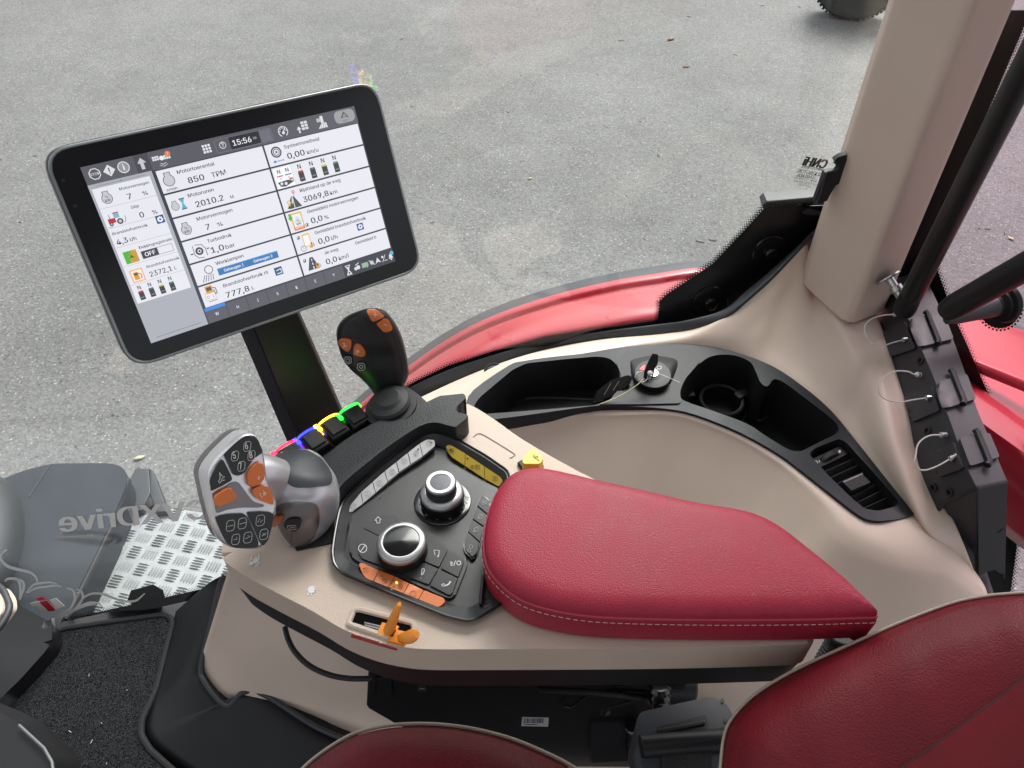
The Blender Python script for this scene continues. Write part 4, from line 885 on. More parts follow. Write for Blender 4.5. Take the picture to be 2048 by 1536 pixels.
b = B(); b.prism([at(p, ZP + .0035) for p in grow(bs, 1.07)], (0, 0, -.005), .0015, 2); b.out('key_surround', GLOSSB, con)
bi = [[ci(4.5), ci(2), [(-6, -6), (6, 5)]], [ci(4.5), [(-6, 5), (6, -5)]], [ci(4), ci(2, 4, -4), [(-6, 5), (0, 0)]], [ci(3.5, 2, -4), ci(3.5, -2, 4)]]
strip('round_key', bs, [z4((1228, 672), (1124, 585)), z4((1196, 760), (1096, 692)), z4((1150, 870), (1062, 790))], HZ(ZP + .0035), .0016, KEY, icons=bi, mm=ICONG, gap=2)
b = B(); b.tube([at(p, ZP + .004) for p in z4((1180, 1120), (1160, 1340), (1185, 1362), (1250, 1330))], .0022, 8); b.out('gloss_strip', GLOSSB, con)
# rotary dials
c = at(z4((865, 556))[0], ZP); c2 = at(z4((562, 940))[0], ZQ)
dial = B().lathe(c, (0, 0, 1), [(.0295, 0), (.0295, .0012), (.0285, .002), (.024, .002), (.024, .0005)], 64).out('dial_base', GLOSSB, con)
b = B(); b.lathe(c, (0, 0, 1), [(.0225, .0), (.0228, .012), (.022, .0135), (.0215, .0135)], 64); b.out('dial_skirt', BLK, dial)
b = B(); b.lathe(c, (0, 0, 1), [(.0222, .0125), (.0222, .0155), (.0205, .018), (.0172, .019), (.0160, .0192)], 64); b.out('dial_collar', ALU, dial)
b = B(); b.lathe(c, (0, 0, 1), [(.0158, .018), (.0158, .0285), (.0150, .030)], 64); b.out('dial_grip', mat('knurled_black', (.02, .02, .022), .5, bump=('n', 1500, .6, .002)), dial)
b = B(); b.lathe(c, (0, 0, 1), [(.0152, .0295), (.0152, .0325), (.0140, .0338), (.0108, .0338), (.0102, .0328)], 64); b.out('dial_ring', ALU, dial)
b = B(); b.lathe(c, (0, 0, 1), [(.0103, .0324), (.0100, .0331), (.0090, .0333), (.0005, .0334)], 48); b.out('dial_cap', mat('slate_cap', (.10, .105, .13), .4, bump=('n', 1500, .2, .0005)), dial)
b = B(); DH = HZ(ZP + .0021)
for s, p, a in (('N', (735, 660), 40), ('1', (826, 690), 8), ('0', (925, 686), -14), ('3', (690, 600), 62), ('4', (684, 560), 80), ('O', (1042, 606), -55), ('Z', (1010, 632), -35), ('10', (1062, 530), -75), ('9', (1060, 560), -70)):
    q = z4(p)[0]; o = at(q, ZP + .0024); r = math.radians(-a); b.text(s, o - Vector((math.cos(r), math.sin(r), 0)) * .0015, (math.cos(r), math.sin(r), 0), (-math.sin(r), math.cos(r), 0), .0048)
b.out('dial_print', ICONG, dial, recalc=False)
nb = B(); nb.lathe(c2, (0, 0, 1), [(.0240, -.001), (.0240, .012), (.0236, .014)], 72); knob = nb.out('knob_skirt', BLK, con)
b = B(); b.lathe(c2, (0, 0, 1), [(.0239, .0135), (.0239, .0165), (.0225, .0188), (.0195, .0200), (.0178, .0198), (.0172, .0188)], 72); b.out('knob_ring', ALU, knob)
b = B(); b.lathe(c2, (0, 0, 1), [(.0174, .0180), (.0170, .0192), (.0120, .0198), (.0005, .0201)], 64); b.out('knob_cap', GLOSSB, knob)
# raised hand rest rail
ro = cr([(636, 925), (690, 880), (744, 848), (800, 824), (844, 808), (880, 791)], 3) + rnd([(903, 780), (930, 788), (933, 800)], 5, 3)[4:] + cr([(922, 806), (913, 813), (912, 821), (918, 826)], 3) + [(933, 828), (936, 831), (932, 838), (913, 853), (908, 854)] + cr([(890, 849), (872, 844), (848, 848), (811, 869), (769, 898), (735, 925), (690, 962), (672, 985), (655, 990), (640, 960)], 3)
b = B(); b.prism([at(p, 2.083) for p in ro], (0, 0, -.045), .004, 3); b.out('hand_rest', BLKG, con, ang=40)
b = B(); b.prism([at(p, 2.04) for p in [(560, 1000), (680, 985), (670, 1105), (600, 1120), (570, 1080)]], (0, 0, .0175), 0); b.out('lever_gate', BLKD, con)
b = B(); b.prism([at(p, 2.058) for p in [(545, 935), (600, 890), (720, 815), (752, 840), (690, 882), (640, 925), (600, 960)]], (0, 0, -.06), .003, 2); b.out('paddle_tray', BLKD, con)
# far strip outline and embossed lid
b = B()
b.ribbon(cr(zz(660, 860, 3.84)((1100, 58), (1130, 34), (1170, 36), (1290, 106), (1410, 182), (1415, 200), (1380, 220)), 4), 1.4, HZ(ZT), .0006); b.out('lid_groove', mat('groove_shade', (.10, .085, .07), .8), con, recalc=False)
# throttle slot, its inner shade painted as a flat black sheet
zs_ = zz(440, 1100, 3.523)
sl = rnd(zs_((928, 525), (960, 436), (1000, 432), (1340, 520), (1352, 560), (1275, 642)), 4, 4)
b = B(); b.drape(sl, CH, .0007, step=8, dn=5); b.out('throttle_slot', mat('slot_shade', (.004, .004, .004), .9, spec=.05), con)
b = B(); P = [CH(p)[0] + Vector((0, 0, .0008)) for p in dens(grow(sl, 1.10), 8)]; b.tube(P, .0028, 8, closed=True); b.out('slot_rim', BEIGE2, con)
b = B()
for k in range(3): b.tube([CH(p)[0] + Vector((0, 0, .0015)) for p in zs_((1020, 520 + 18 * k), (1150, 552 + 18 * k), (1230, 578 + 18 * k))], .0011, 6)
b.out('slot_guides', SILVD, con)
b = B(); b.drape(zs_((930, 588), (925, 610), (1240, 704), (1252, 702), (1240, 690)), CH, .0008, step=10, dn=8); b.out('speed_wedge', REDPR, con)
b = B()   # hare
for P in (((248, 45), (262, 50), (266, 62), (250, 62)), ((238, 60), (270, 58), (275, 90), (262, 100), (232, 92)), ((222, 55), (230, 45), (228, 72), (220, 80)), ((212, 88), (240, 80), (236, 102), (210, 112)), ((255, 95), (280, 88), (278, 102), (262, 114)), ((268, 32), (278, 30), (282, 70), (272, 72)), ((252, 100), (262, 98), (262, 116), (250, 116))):
    b.drape(zs_(*P), CH, .0008)
b.out('hare_mark', ICON, con)
b = B(); b.drape(zs_(*circ((648, 282), 30, 20, 26)), CH, .0008)
for P in (((664, 268), (676, 254), (682, 258), (670, 276)), ((668, 284), (682, 288), (680, 296), (664, 294)), ((622, 300), (612, 318), (618, 324), (632, 308)), ((640, 306), (638, 320), (646, 322), (652, 304))): b.drape(zs_(*P), CH, .0008)
b.out('tortoise_mark', ICON, con)
def smooth_offset(P, d):
    n = len(P); ar = sum(P[i - 1].x * P[i].y - P[i].x * P[i - 1].y for i in range(n)); sg = 1 if ar > 0 else -1
    k = max(1, int(abs(d) / .002)); Q = [p.copy() for p in P]
    for _ in range(k):
        N = []
        for i in range(n):
            q = Q[(i + 1) % n] - Q[i - 1]; N.append(Q[i] + Vector((-q.y, q.x, 0)).normalized() * (d / k) * sg)
        Q = N
        if k > 1: Q = [Q[i] * .5 + (Q[i - 1] + Q[(i + 1) % n]) * .25 for i in range(n)]
    return Q
def cushion(P, prof, rise, width, dome):
    # P outline (XY used), prof [(inset, z)] for the side wall, then a rounded shoulder and a soft dome
    b = B(); n = len(P); rows = []
    for d, z in prof: rows.append([Vector((p.x, p.y, z)) for p in smooth_offset(P, d)])
    last = rows[-1]; zl = prof[-1][1]; m = len(rows)
    V = [q for r in rows for q in r]
    b.add(V, [(j * n + i, j * n + (i + 1) % n, (j + 1) * n + (i + 1) % n, (j + 1) * n + i) for j in range(m - 1) for i in range(n)] + [tuple(range(n))[::-1]])
    rim = [Vector((p.x, p.y)) for p in last]; ol = [(p.x, p.y) for p in last]
    def dist(v):
        best = 9
        for i in range(n):
            a, c = rim[i - 1], rim[i]; ac = c - a; t = max(0, min(1, (v - a).dot(ac) / max(1e-12, ac.length_squared))); best = min(best, (v - a - ac * t).length)
        return best
    pts = [Vector(p) for p in ol]; ed = [(i, (i + 1) % n) for i in range(n)]; ar = sum(ol[i - 1][0] * ol[i][1] - ol[i][0] * ol[i - 1][1] for i in range(n)); sg = 1 if ar > 0 else -1
    for f in (.06, .18, .36, .62, .95, 1.4):
        o = f * width
        for i in range(n):
            q = rim[(i + 1) % n] - rim[i - 1]; v = rim[i] + Vector((-q.y, q.x)).normalized() * o * sg
            if inside(v, ol) and dist(v) > o * .93: pts.append(v)
    st = .013; xs = [p[0] for p in ol]; ys = [p[1] for p in ol]; x = min(xs)
    while x < max(xs):
        y = min(ys)
        while y < max(ys):
            v = Vector((x + st / 2, y + st / 2))
            if inside(v, ol) and dist(v) > 1.5 * width: pts.append(v)
            y += st
        x += st
    r = delaunay_2d_cdt(pts, ed, [], 0, 1e-7); top = []
    for v in r[0]:
        d = dist(v); u = min(1, d / width); top.append(Vector((v.x, v.y, zl + rise * math.sqrt(max(0, 1 - (1 - u) ** 2)) + dome * (1 - math.exp(-max(0, d - .3 * width) / .03)))))
    b.add(top, [f for f in r[2] if inside(sum((r[0][i] for i in f), Vector((0, 0))) / len(f), ol)])
    return b
def stitches(P, r, ln, gap, m, parent, name='stitching'):
    b = B(); acc = 0
    L = [p for p in P] + [P[0]]
    s = 0; tot = 0; pos = []
    for a, c in zip(L, L[1:]):
        l = (c - a).length
        if l < 1e-9: continue
        while s < l: pos.append((a + (c - a) * (s / l), (c - a) / l)); s += ln + gap
        s -= l
    for p, d in pos: b.tube([p - d * ln * .5, p + d * ln * .5], r, 5)
    return b.out(name, m, parent)
ao = [((968, 1130), 2.064), ((972, 1070), 2.075), ((984, 1012), 2.088), ((1000, 962), 2.104), ((1028, 934), 2.106), ((1066, 925), 2.106), ((1110, 929), 2.106), ((1200, 950), 2.106), ((1300, 972), 2.106), ((1400, 995), 2.106), ((1490, 1009), 2.106), ((1555, 1035), 2.106), ((1620, 1084), 2.106), ((1690, 1142), 2.105), (.3035, .3630), (.3098, .3530), (.3138, .3460), (.3150, .3412), (.3118, .3382), ((1690, 1281), 2.055), ((1600, 1284), 2.055), ((1400, 1285), 2.055), ((1200, 1280), 2.055), ((1110, 1268), 2.055), ((1045, 1248), 2.055), ((1004, 1216), 2.056), ((977, 1180), 2.058)]
AO = [Vector((q[0], q[1], 0)) for q in cr([(q if isinstance(q[0], float) else tuple(at(*q))[:2]) for q in ao], 6, True)]
AO = [Vector((p[0], p[1], 0)) for p in dens([(p.x, p.y) for p in AO], .004)]
for _ in range(5): AO = [AO[i_] * .5 + (AO[i_ - 1] + AO[(i_ + 1) % len(AO)]) * .25 for i_ in range(len(AO))]
AO = [p + (p - sum(AO, Vector()) / len(AO)) * .004 for p in AO]
b = cushion(AO, [(.012, 2.0545), (.004, 2.055), (0, 2.060), (-.001, 2.084), (.0005, 2.0925), (.0014, 2.0935), (.0018, 2.0965)], .0105, .016, .003)
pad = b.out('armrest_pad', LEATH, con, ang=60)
b = B(); b.tube([Vector((p.x, p.y, 2.0934)) for p in smooth_offset(AO, .0010)], .0012, 8, closed=True); b.out('pad_seam', mat('pale_red_leather', (.42, .05, .075), .45), pad)
stitches([Vector((p.x, p.y, 2.0880)) for p in smooth_offset(AO, -.0010)], .00045, .0042, .0022, THREAD, pad)

# ================================================================== things on the console
for P, Q, rr, lab in ((((776, 1263), (783, 1248), (790, 1230), (796, 1215)), (2.056, 2.066, 2.076, 2.083), (.0100, .0088, .0078, .0058), 'amber finger tab standing up from the rear side of the throttle slot'), (((797, 1276), (806, 1275), (818, 1274), (828, 1271)), (2.056, 2.062, 2.066, 2.070), (.004, .0048, .0070, .0064), 'amber rounded tab leaning out of the near end of the throttle slot')):
    t = thing('throttle_tab', lab, 'throttle lever', at(P[0], 2.055), 'amber throttle tabs'); b = B()
    rows = []
    fl_ = .62 if rr[0] > .006 else 1
    for p, z, r in zip(P, Q, rr):
        c = at(p, z); r *= .84; rows.append([c + (R * math.cos(w) * r * (fl_ if fl_ < 1 else .75) + U * math.sin(w) * r * (1.0 if fl_ < 1 else 1.5) * .6 + FW * math.sin(w) * r * .5) for w in [k * 2 * math.pi / 14 for k in range(14)]])
    e = rows[-1]; ce = sum(e, Vector()) / 14; rows.append([ce + (p - ce) * .55 + (ce - sum(rows[-2], Vector()) / 14).normalized() * .004 for p in e])
    V = []
    b.loft(rows, 2, 5, closed=True, cap=True); b.out('tab_lever', ORG2, t, ang=70)
    b = B(); b.box(at(P[0], 2.0555), (.008, -.002, 0), (.002, .006, 0), (0, 0, .003), .001); b.out('tab_foot', ORG2, t)
t = thing('yellow_switch', 'bright yellow flip switch behind the red armrest', 'switch', at((1066, 925), 2.055))
zy = zz(660, 860, 3.84); b = B(); q_ = zy((1474, 236), (1500, 200), (1545, 140), (1560, 140), (1640, 215), (1632, 232), (1610, 262), (1490, 262))
b.prism([at(p, 2.078) for p in rnd(q_, 3, 3)], (0, 0, -.018), .003, 3); SWB = b.bvh(); b.out('flip_cover', YEL2, t)
SWH = HB(SWB, HZ(2.078)); b = B(); b.ribbon(zy((1560, 196), (1575, 190), (1570, 212), (1590, 205)), 1.1, SWH, .0005); b.ribbon(zy((1590, 200), (1600, 215)), 1.1, SWH, .0005); b.ribbon(zy((1560, 205), (1610, 240)), .8, SWH, .0005); b.out('switch_mark', ICONB, t, recalc=False)
b = B(); b.prism([at(p, 2.060) for p in zy((1440, 245), (1470, 225), (1530, 265), (1640, 262), (1640, 300), (1480, 300))], (0, 0, -.01), .001, 1); b.out('switch_base', BLK, t)
t = thing('hanging_cable', 'thin black cable looping under the front of the console', 'cable', at((640, 1330), 1.93))
b = B(); b.tube([at(p, z) for p, z in cr([((*q, )) for q in [(570, 1255), (577, 1280), (592, 1306), (620, 1332), (660, 1350), (700, 1357), (742, 1357)]], 5) and [((p[0], p[1]), 1.93) for p in cr([(570, 1255), (577, 1280), (592, 1306), (620, 1332), (660, 1350), (700, 1357), (742, 1357)], 5)]], .0030, 10); b.out('cable_sheath', BLK, t)

# --- hydraulic paddles with light guides
ra, rb = at((627, 881), 2.075), at((710, 832), 2.075); rd = (rb - ra).normalized(); rn_ = Vector((-rd.y, rd.x, 0)); UP = Vector((0, 0, 1))
tn = (rn_ * -.35 + UP).normalized()      # caps tilt toward the driver
for i, (p, colr, nm) in enumerate([((586, 907), (1, .006, .03), 'red'), ((629, 880), (.016, .022, 1), 'blue'), ((670, 853), (1, .50, .03), 'amber'), ((711, 831), (.014, 1, .035), 'green')]):
    lab = {'red': 'black paddle lever with a red light guide, mostly hidden behind the grip barrel', 'blue': 'black paddle lever with a blue glowing light guide', 'amber': 'black paddle lever with an amber glowing light guide', 'green': 'black paddle lever with a green glowing light guide beside the joystick boot'}[nm]
    c = at(p, 2.078); t = thing('paddle_lever', lab, 'paddle lever', c, 'hydraulic paddle levers')
    b = B(); hw, hd = .0118, .0125
    rows = [[c + rd * x * hw + rn_ * y * hd * .9 + UP * z for x, z in ((-1, -.006), (-.9, 0), (0, .0004), (.9, 0), (1, -.006))] for y, zq in ((-1, 0), (0, 0), (1, 0))]
    b.box(c - UP * .007, rd * hw, (rn_ * hd + UP * .003), UP * .007, .003, seg=3); b.out('paddle_cap', BLK, t)
    b = B(); b.box(c + UP * .0012 + rn_ * .000, rd * hw * .72, (rn_ * hd + UP * .003) * .74, UP * .0012, .0008); b.out('cap_dish', BLKD, t)
    b = B(); b.box(c - UP * .026 - rn_ * .004, rd * hw * 1.12, rn_ * hd * 1.15, UP * .013, .002); b.out('paddle_base', BLKD, t)
    lm = emis('light_guide_' + nm, colr, {'red': 5, 'blue': 7, 'amber': 5, 'green': 4.5}[nm] * EM * 1.35)
    b = B(); o = c + UP * .001
    ar = [o - rd * hw * 1.12 + rn_ * hd * .55 - UP * .001, o - rd * hw * 1.08 + rn_ * hd * 1.0 + UP * .001, o - rd * hw * .4 + rn_ * hd * 1.14 + UP * .0022, o + rd * hw * .5 + rn_ * hd * 1.14 + UP * .0022, o + rd * hw * .98 + rn_ * hd * 1.0 + UP * .0012, o + rd * hw * 1.08 + rn_ * hd * .55 - UP * .001]
    P = [Vector(q) for q in cr([tuple(q) for q in ar], 5)]; b.tube(P, .0006, 6); b.tube([q - UP * .0032 + rn_ * .001 for q in P[5:-5]], .0006, 6)
    for zq in (-.015, -.019): b.box(o + rn_ * hd * 1.22 + UP * zq, rd * hw * 1.15, rn_ * .0006, UP * .0008)
    b.box(o + rn_ * hd * 1.22 - UP * .018 - rd * hw * 1.3, rd * .0030, rn_ * .0006, UP * .0080)
    bl_ = o - rd * hw * 1.28 + rn_ * hd * .85 - UP * .001; b.box(bl_, rd * .0022, rn_ * .0058 - UP * .0012, UP * .0024, .0008); b.out('light_guide', lm, t)

# --- joystick
t = thing('joystick', 'black joystick grip with orange buttons and a ribbed rubber boot', 'joystick', at((790, 812), 2.065))
zj = zz(540, 600, 4.8)
def Zr(y, x0, x1, tt, dr, y2=None): return (zj((x0, y))[0], zj((x1, y2 if y2 is not None else y))[0], tt, dr)
b = B()
rings = [Zr(955, 1035, 1215, .905, .017, 930), Zr(905, 1005, 1240, .903, .020, 885), Zr(830, 955, 1290, .899, .024, 815), Zr(740, 868, 1328, .893, .027, 720), Zr(660, 775, 1322, .886, .028, 630), Zr(560, 703, 1306, .878, .028, 520), Zr(450, 664, 1282, .868, .028, 415), Zr(360, 645, 1250, .860, .027, 320), Zr(270, 650, 1206, .852, .026, 232), Zr(195, 692, 1160, .845, .024, 165), Zr(140, 765, 1110, .840, .020, 112), Zr(98, 870, 1050, .836, .012, 84), Zr(80, 930, 1010, .8345, .005, 75)]
b.pxloft(rings, 40, 5, sq=.88, fwd=(FW * .9 + U * .1)); JB = b.bvh(); grip = b.out('grip', mat('grip_black', (.010, .0105, .012), .42, bump=('n', 900, .12, .001)), t, ang=80)
JH = HB(JB)
def jbtn(name, P, m, h=.002, r=4, parent=None, **kw): b = B(); b.drape(rnd(zj(*P), r, 4), JH, h, step=4, dn=3); return b.out(name, m, parent or t, ang=50)
jb = [jbtn('button', ((930, 115), (945, 98), (1010, 100), (1085, 150), (1080, 165), (1000, 200), (975, 196)), ORG), jbtn('button', ((1016, 222), (1095, 178), (1125, 184), (1165, 265), (1160, 290), (1105, 304), (1080, 296)), ORG), jbtn('button', ((663, 385), (690, 362), (735, 362), (785, 380), (785, 440), (765, 486), (740, 486), (685, 440)), ORG), jbtn('button', ((812, 435), (835, 408), (880, 432), (920, 490), (915, 525), (880, 538), (805, 515)), ORG)]
jbtn('thumb_button', ((820, 190), (850, 168), (900, 168), (938, 190), (938, 235), (905, 255), (850, 245)), BLKD, .0022, 6)
jk = [jbtn('black_button', ((705, 520), (790, 530), (800, 600), (780, 615), (730, 600)), BLKD, .0012), jbtn('black_button', ((830, 595), (900, 590), (945, 650), (930, 690), (850, 660)), BLKD, .0012)]
def jmark(par, lines, w=1.0, m=ICON, lift=.0026):
    b = B()
    for l in lines: b.ribbon(zj(*l), w, JH, lift)
    b.out('button_mark', m, par, recalc=False)
jmark(jb[0], [((985, 140), (1025, 140)), ((1003, 122), (1003, 160))]); jmark(jb[1], [((1085, 222), (1108, 238))])
jmark(jb[2], [((685, 410), (700, 416)), ((708, 400), (745, 440)), ((712, 440), (745, 420)), ((725, 400), (722, 450))]); jmark(jb[3], [((825, 470), (870, 490)), ((848, 455), (845, 510)), ((830, 500), (865, 470))])
rs = lambda x, y, r: [(x - r * .6, y - r), (x + r * .6, y - r), (x + r, y - r * .5), (x + r, y + r * .6), (x + r * .6, y + r), (x - r * .6, y + r), (x - r, y + r * .5), (x - r, y - r * .6), (x - r * .6, y - r)]
jmark(jk[0], [rs(755, 570, 32), rs(755, 572, 16)], .8, lift=.0018); jmark(jk[1], [rs(880, 632, 34), rs(880, 632, 14)], .8, lift=.0018)
b = B(); b.ribbon(cr(zj((1100, 215), (1165, 310), (1215, 440), (1255, 580), (1275, 720), (1250, 830)), 5), .9, JH, .0003); b.ribbon(cr(zj((780, 360), (860, 375), (930, 430), (970, 520), (985, 640), (975, 700)), 5), .9, JH, .0003); b.out('grip_seam', mat('seam_black', (.003, .003, .003), .7), t, recalc=False)
bx = at(zj((1195, 1085))[0], 2.068); axb = (UP + R * -.20 + Vector((0, -.05, 0))).normalized()
b = B(); b.lathe(bx, axb, [(.034, -.016), (.039, -.013), (.039, -.011), (.026, -.0095), (.026, -.0065), (.0365, -.005), (.0365, -.003), (.024, -.0015), (.024, .0015), (.0335, .003), (.0335, .005), (.022, .0065), (.022, .0095), (.030, .011), (.030, .013), (.019, .0145), (.019, .0165), (.0245, .018), (.0225, .0215), (.0165, .0235), (.013, .027)], 44); b.out('boot', RUB, t, ang=25)

# --- multi function lever: grip head on a satin barrel
t = thing('multifunction_lever', 'silver multifunction lever with black keypads and orange rockers', 'control lever', at((620, 1090), 2.05))
hn = (R * .60 - U * .05 - FW * .80).normalized(); ho = atd((470, 985), .683)
zh5 = zz(380, 840, 5.484)
hd_ = cr(zh5((190, 640), (215, 540), (290, 430), (420, 290), (520, 200), (600, 150), (690, 140), (750, 190), (790, 300), (822, 420), (836, 560), (862, 680), (920, 810), (955, 900), (950, 985), (925, 1080), (890, 1240), (862, 1330), (810, 1400), (720, 1425), (560, 1420), (440, 1395), (375, 1340), (330, 1230), (285, 1080), (245, 920), (215, 780)), 4, True)
HH = HP(ho, hn)
FR_ = [HH(p)[0] for p in hd_]; hc = sum(FR_, Vector()) / len(FR_)
b = B(); n = len(FR_); rows = []
for k, dz in ((.90, -.050), (.985, -.046), (1.0, -.040), (1.0, -.030)): rows.append(([hc + (p - hc) * k + hn * dz for p in FR_], 0))
V = [q for r, _ in rows for q in r]; b.add(V, [(j * n + i, j * n + (i + 1) % n, (j + 1) * n + (i + 1) % n, (j + 1) * n + i) for j in range(3) for i in range(n)] + [tuple(range(n))[::-1], tuple(range(3 * n, 4 * n))]); b.out('head_back', SILVD, t, ang=50)
b = B(); rows = []
for k, dz in ((.99, -.0295), (1.0, -.0285), (1.012, -.014), (1.0, -.004), (.975, -.0006), (.955, 0), (.935, -.0015)): rows.append([hc + (p - hc) * k + hn * dz for p in FR_])
V = [q for r in rows for q in r]; m = len(rows); b.add(V, [(j * n + i, j * n + (i + 1) % n, (j + 1) * n + (i + 1) % n, (j + 1) * n + i) for j in range(m - 1) for i in range(n)] + [tuple(range((m - 1) * n, m * n))]); b.out('head_frame', mat('bright_satin_silver', (.74, .73, .76), .26, metal=.6), t, ang=50)
def hpad(name, P, m, h, r=4, bev=.0008, par=None): b = B(); b.prism([HH(p)[0] + hn * h for p in rnd(zh5(*P), r, 4)], -hn * (h + .003), bev, 2); return b.out(name, m, par or t, ang=40)
HK = mat('lever_key_black', (.010, .010, .011), .3)
k1 = hpad('keypad', ((372, 382), (500, 262), (580, 200), (640, 178), (700, 188), (750, 240), (800, 350), (700, 420), (640, 500), (590, 585), (520, 612), (470, 600), (440, 530)), HK, .0012)
k2 = hpad('keypad', ((355, 425), (400, 510), (440, 590), (465, 655), (350, 720), (225, 782), (220, 690), (250, 590), (300, 490)), HK, .0012)
k3 = hpad('keypad', ((275, 1062), (420, 1030), (590, 1022), (630, 1070), (680, 1180), (745, 1330), (745, 1395), (640, 1402), (480, 1400), (400, 1350), (350, 1260)), HK, .0012)
k4 = hpad('keypad', ((625, 1010), (780, 1000), (890, 1010), (915, 1040), (890, 1190), (850, 1320), (795, 1385), (760, 1330), (700, 1190), (650, 1090)), HK, .0012)
hpad('rocker_well', ((250, 800), (400, 730), (430, 700), (520, 670), (560, 720), (640, 830), (700, 900), (830, 935), (780, 962), (560, 960), (400, 985), (290, 1030), (270, 960)), SILVD, .0002, 8)
r1 = hpad('rocker', ((252, 830), (395, 740), (430, 735), (495, 830), (480, 870), (370, 905), (272, 945), (258, 920)), ORG, .006, 5, .002)
r2 = hpad('rocker', ((615, 590), (660, 520), (760, 445), (790, 500), (805, 580), (790, 660), (745, 700), (640, 730), (618, 680)), ORG, .0045, 6, .002)
r3 = hpad('rocker', ((655, 765), (730, 720), (800, 705), (850, 735), (890, 830), (905, 930), (830, 905), (740, 870), (690, 830)), ORG, .0045, 6, .002)
def hmark(par, lines, w=.9, h=.0013, m=ICON):
    b = B()
    for l in lines: b.ribbon(zh5(*l), w, lambda p: (HH(p)[0] + hn * h, hn), .0003)
    b.out('key_print', m, par, recalc=False)
def rq(x, y, w, h, sk=-.08): return [(x + a * w + e * h * sk, y + e * h + a * w * -.16) for a, e in ((-.6, -1), (.6, -1), (1, -.6), (1, .6), (.6, 1), (-.6, 1), (-1, .6), (-1, -.6), (-.6, -1))]
hmark(k1, [rq(487, 392, 38, 52), rq(622, 287, 38, 52), rq(668, 388, 38, 52), rq(558, 505, 38, 52)], .8)
hmark(k3, [rq(438, 1155, 44, 58), rq(567, 1130, 44, 58), rq(495, 1305, 42, 56), rq(628, 1285, 44, 58), [(405, 1165), (470, 1148)], [(535, 1140), (605, 1118)], [(475, 1310), (515, 1300), (500, 1280)], [(600, 1300), (655, 1270), (625, 1262)]], .8)
hmark(k4, [rq(765, 1098, 46, 58), rq(803, 1250, 44, 56), [(735, 1120), (760, 1075), (765, 1120), (795, 1090)], [(780, 1270), (830, 1235)], [(790, 1240), (820, 1260)]], .8)
hmark(k2, [((318, 575), (345, 610), (375, 620), (345, 640), (340, 665), (318, 690), (308, 672), (325, 630), (318, 575)), ((350, 660), (375, 655))], 1.1)
hmark(r2, [((735, 600), (735, 640)), ((720, 625), (750, 620)), ((725, 640), (745, 640))], 1.0, .0046); hmark(r3, [((780, 760), (810, 820)), ((770, 800), (820, 790)), ((800, 775), (785, 830)), ((745, 790), (770, 850))], 1.0, .0046)
b = B()
for s, p, q in (('5', (468, 425), (506, 416)), ('6', (602, 320), (640, 311)), ('8', (648, 420), (688, 411)), ('7', (540, 540), (576, 530))):
    a, c = HH(zh5(p)[0])[0], HH(zh5(q)[0])[0]; ux = (c - a).normalized(); uy = -ux.cross(hn); uy = uy if uy.dot(U) > 0 else -uy
    b.text(s, a + hn * .0016, ux, uy, .0085, width=(c - a).length * .85, bold=.02)
b.out('key_number', ICON, k1, recalc=False)
b = B(); T5_ = .752
zb5 = lambda l, r, tt, dr: (zh5(l)[0], zh5(r)[0], tt, dr)
b.pxloft([(l_, r_, t_ + .014, d_ * .92) for l_, r_, t_, d_ in [zb5((1060, 330), (1300, 322), .760, .008), zb5((960, 370), (1420, 390), .757, .022), zb5((850, 440), (1520, 520), .752, .032), zb5((820, 560), (1585, 620), .747, .036), zb5((820, 700), (1622, 740), .745, .037), zb5((850, 830), (1634, 850), .745, .037), zb5((880, 940), (1625, 960), .748, .036), zb5((910, 1040), (1590, 1080), .752, .034), zb5((950, 1140), (1530, 1180), .757, .031), zb5((1000, 1240), (1450, 1280), .762, .027), zb5((1050, 1340), (1370, 1360), .766, .022), zb5((1110, 1395), (1300, 1400), .768, .012)]], 48, 6)
EB = b.bvh(); b.out('barrel', SILV, t, ang=80); EH = HB(EB)
def epad(name, P, m, h, r=6, step=5): b = B(); b.drape(rnd(zh5(*P), r, 5), EH, h, step=step, dn=4); return b.out(name, m, t, ang=50)
epad('barrel_pad', ((835, 440), (860, 380), (960, 350), (1150, 326), (1300, 340), (1430, 420), (1520, 530), (1558, 620), (1550, 700), (1500, 722), (1300, 742), (1160, 745), (1090, 715), (1020, 630), (960, 560), (850, 490)), mat('soft_grey_pad', (.032, .036, .042), .5, bump=('n', 1200, .15, .001)), .0008, 8)
epad('trigger_shade_patch', ((945, 960), (1000, 915), (1150, 895), (1330, 900), (1400, 930), (1420, 1010), (1415, 1150), (1360, 1290), (1240, 1400), (1130, 1395), (1030, 1280), (960, 1140)), SILVD, .0007, 9)  # darker silver patch painted for the recess and its dim reflection
kb = epad('trigger_key', ((1040, 1110), (1090, 1070), (1180, 1060), (1225, 1085), (1215, 1150), (1160, 1205), (1090, 1190), (1050, 1150)), BLKD, .003, 5)
b = B(); b.ribbon(zh5((1085, 1135), (1165, 1130), (1172, 1170), (1095, 1180), (1085, 1135)), .8, EH, .0034); b.ribbon(zh5((1105, 1160), (1135, 1150), (1155, 1155)), .8, EH, .0034); b.out('key_print', ICON, kb, recalc=False)
epad('side_rocker', ((918, 1050), (1000, 1035), (1035, 1050), (1005, 1110), (960, 1150), (920, 1160)), ORG, .004, 3)
b = B(); b.ribbon(zh5((1118, 1215), (1114, 1300), (1112, 1390)), 1, EH, .0009); b.ribbon(zh5((860, 600), (930, 615), (980, 625)), .8, EH, .0004); b.ribbon(zh5((1530, 585), (1560, 570)), .8, EH, .0004); b.out('barrel_seam', BLKD, t, recalc=False)
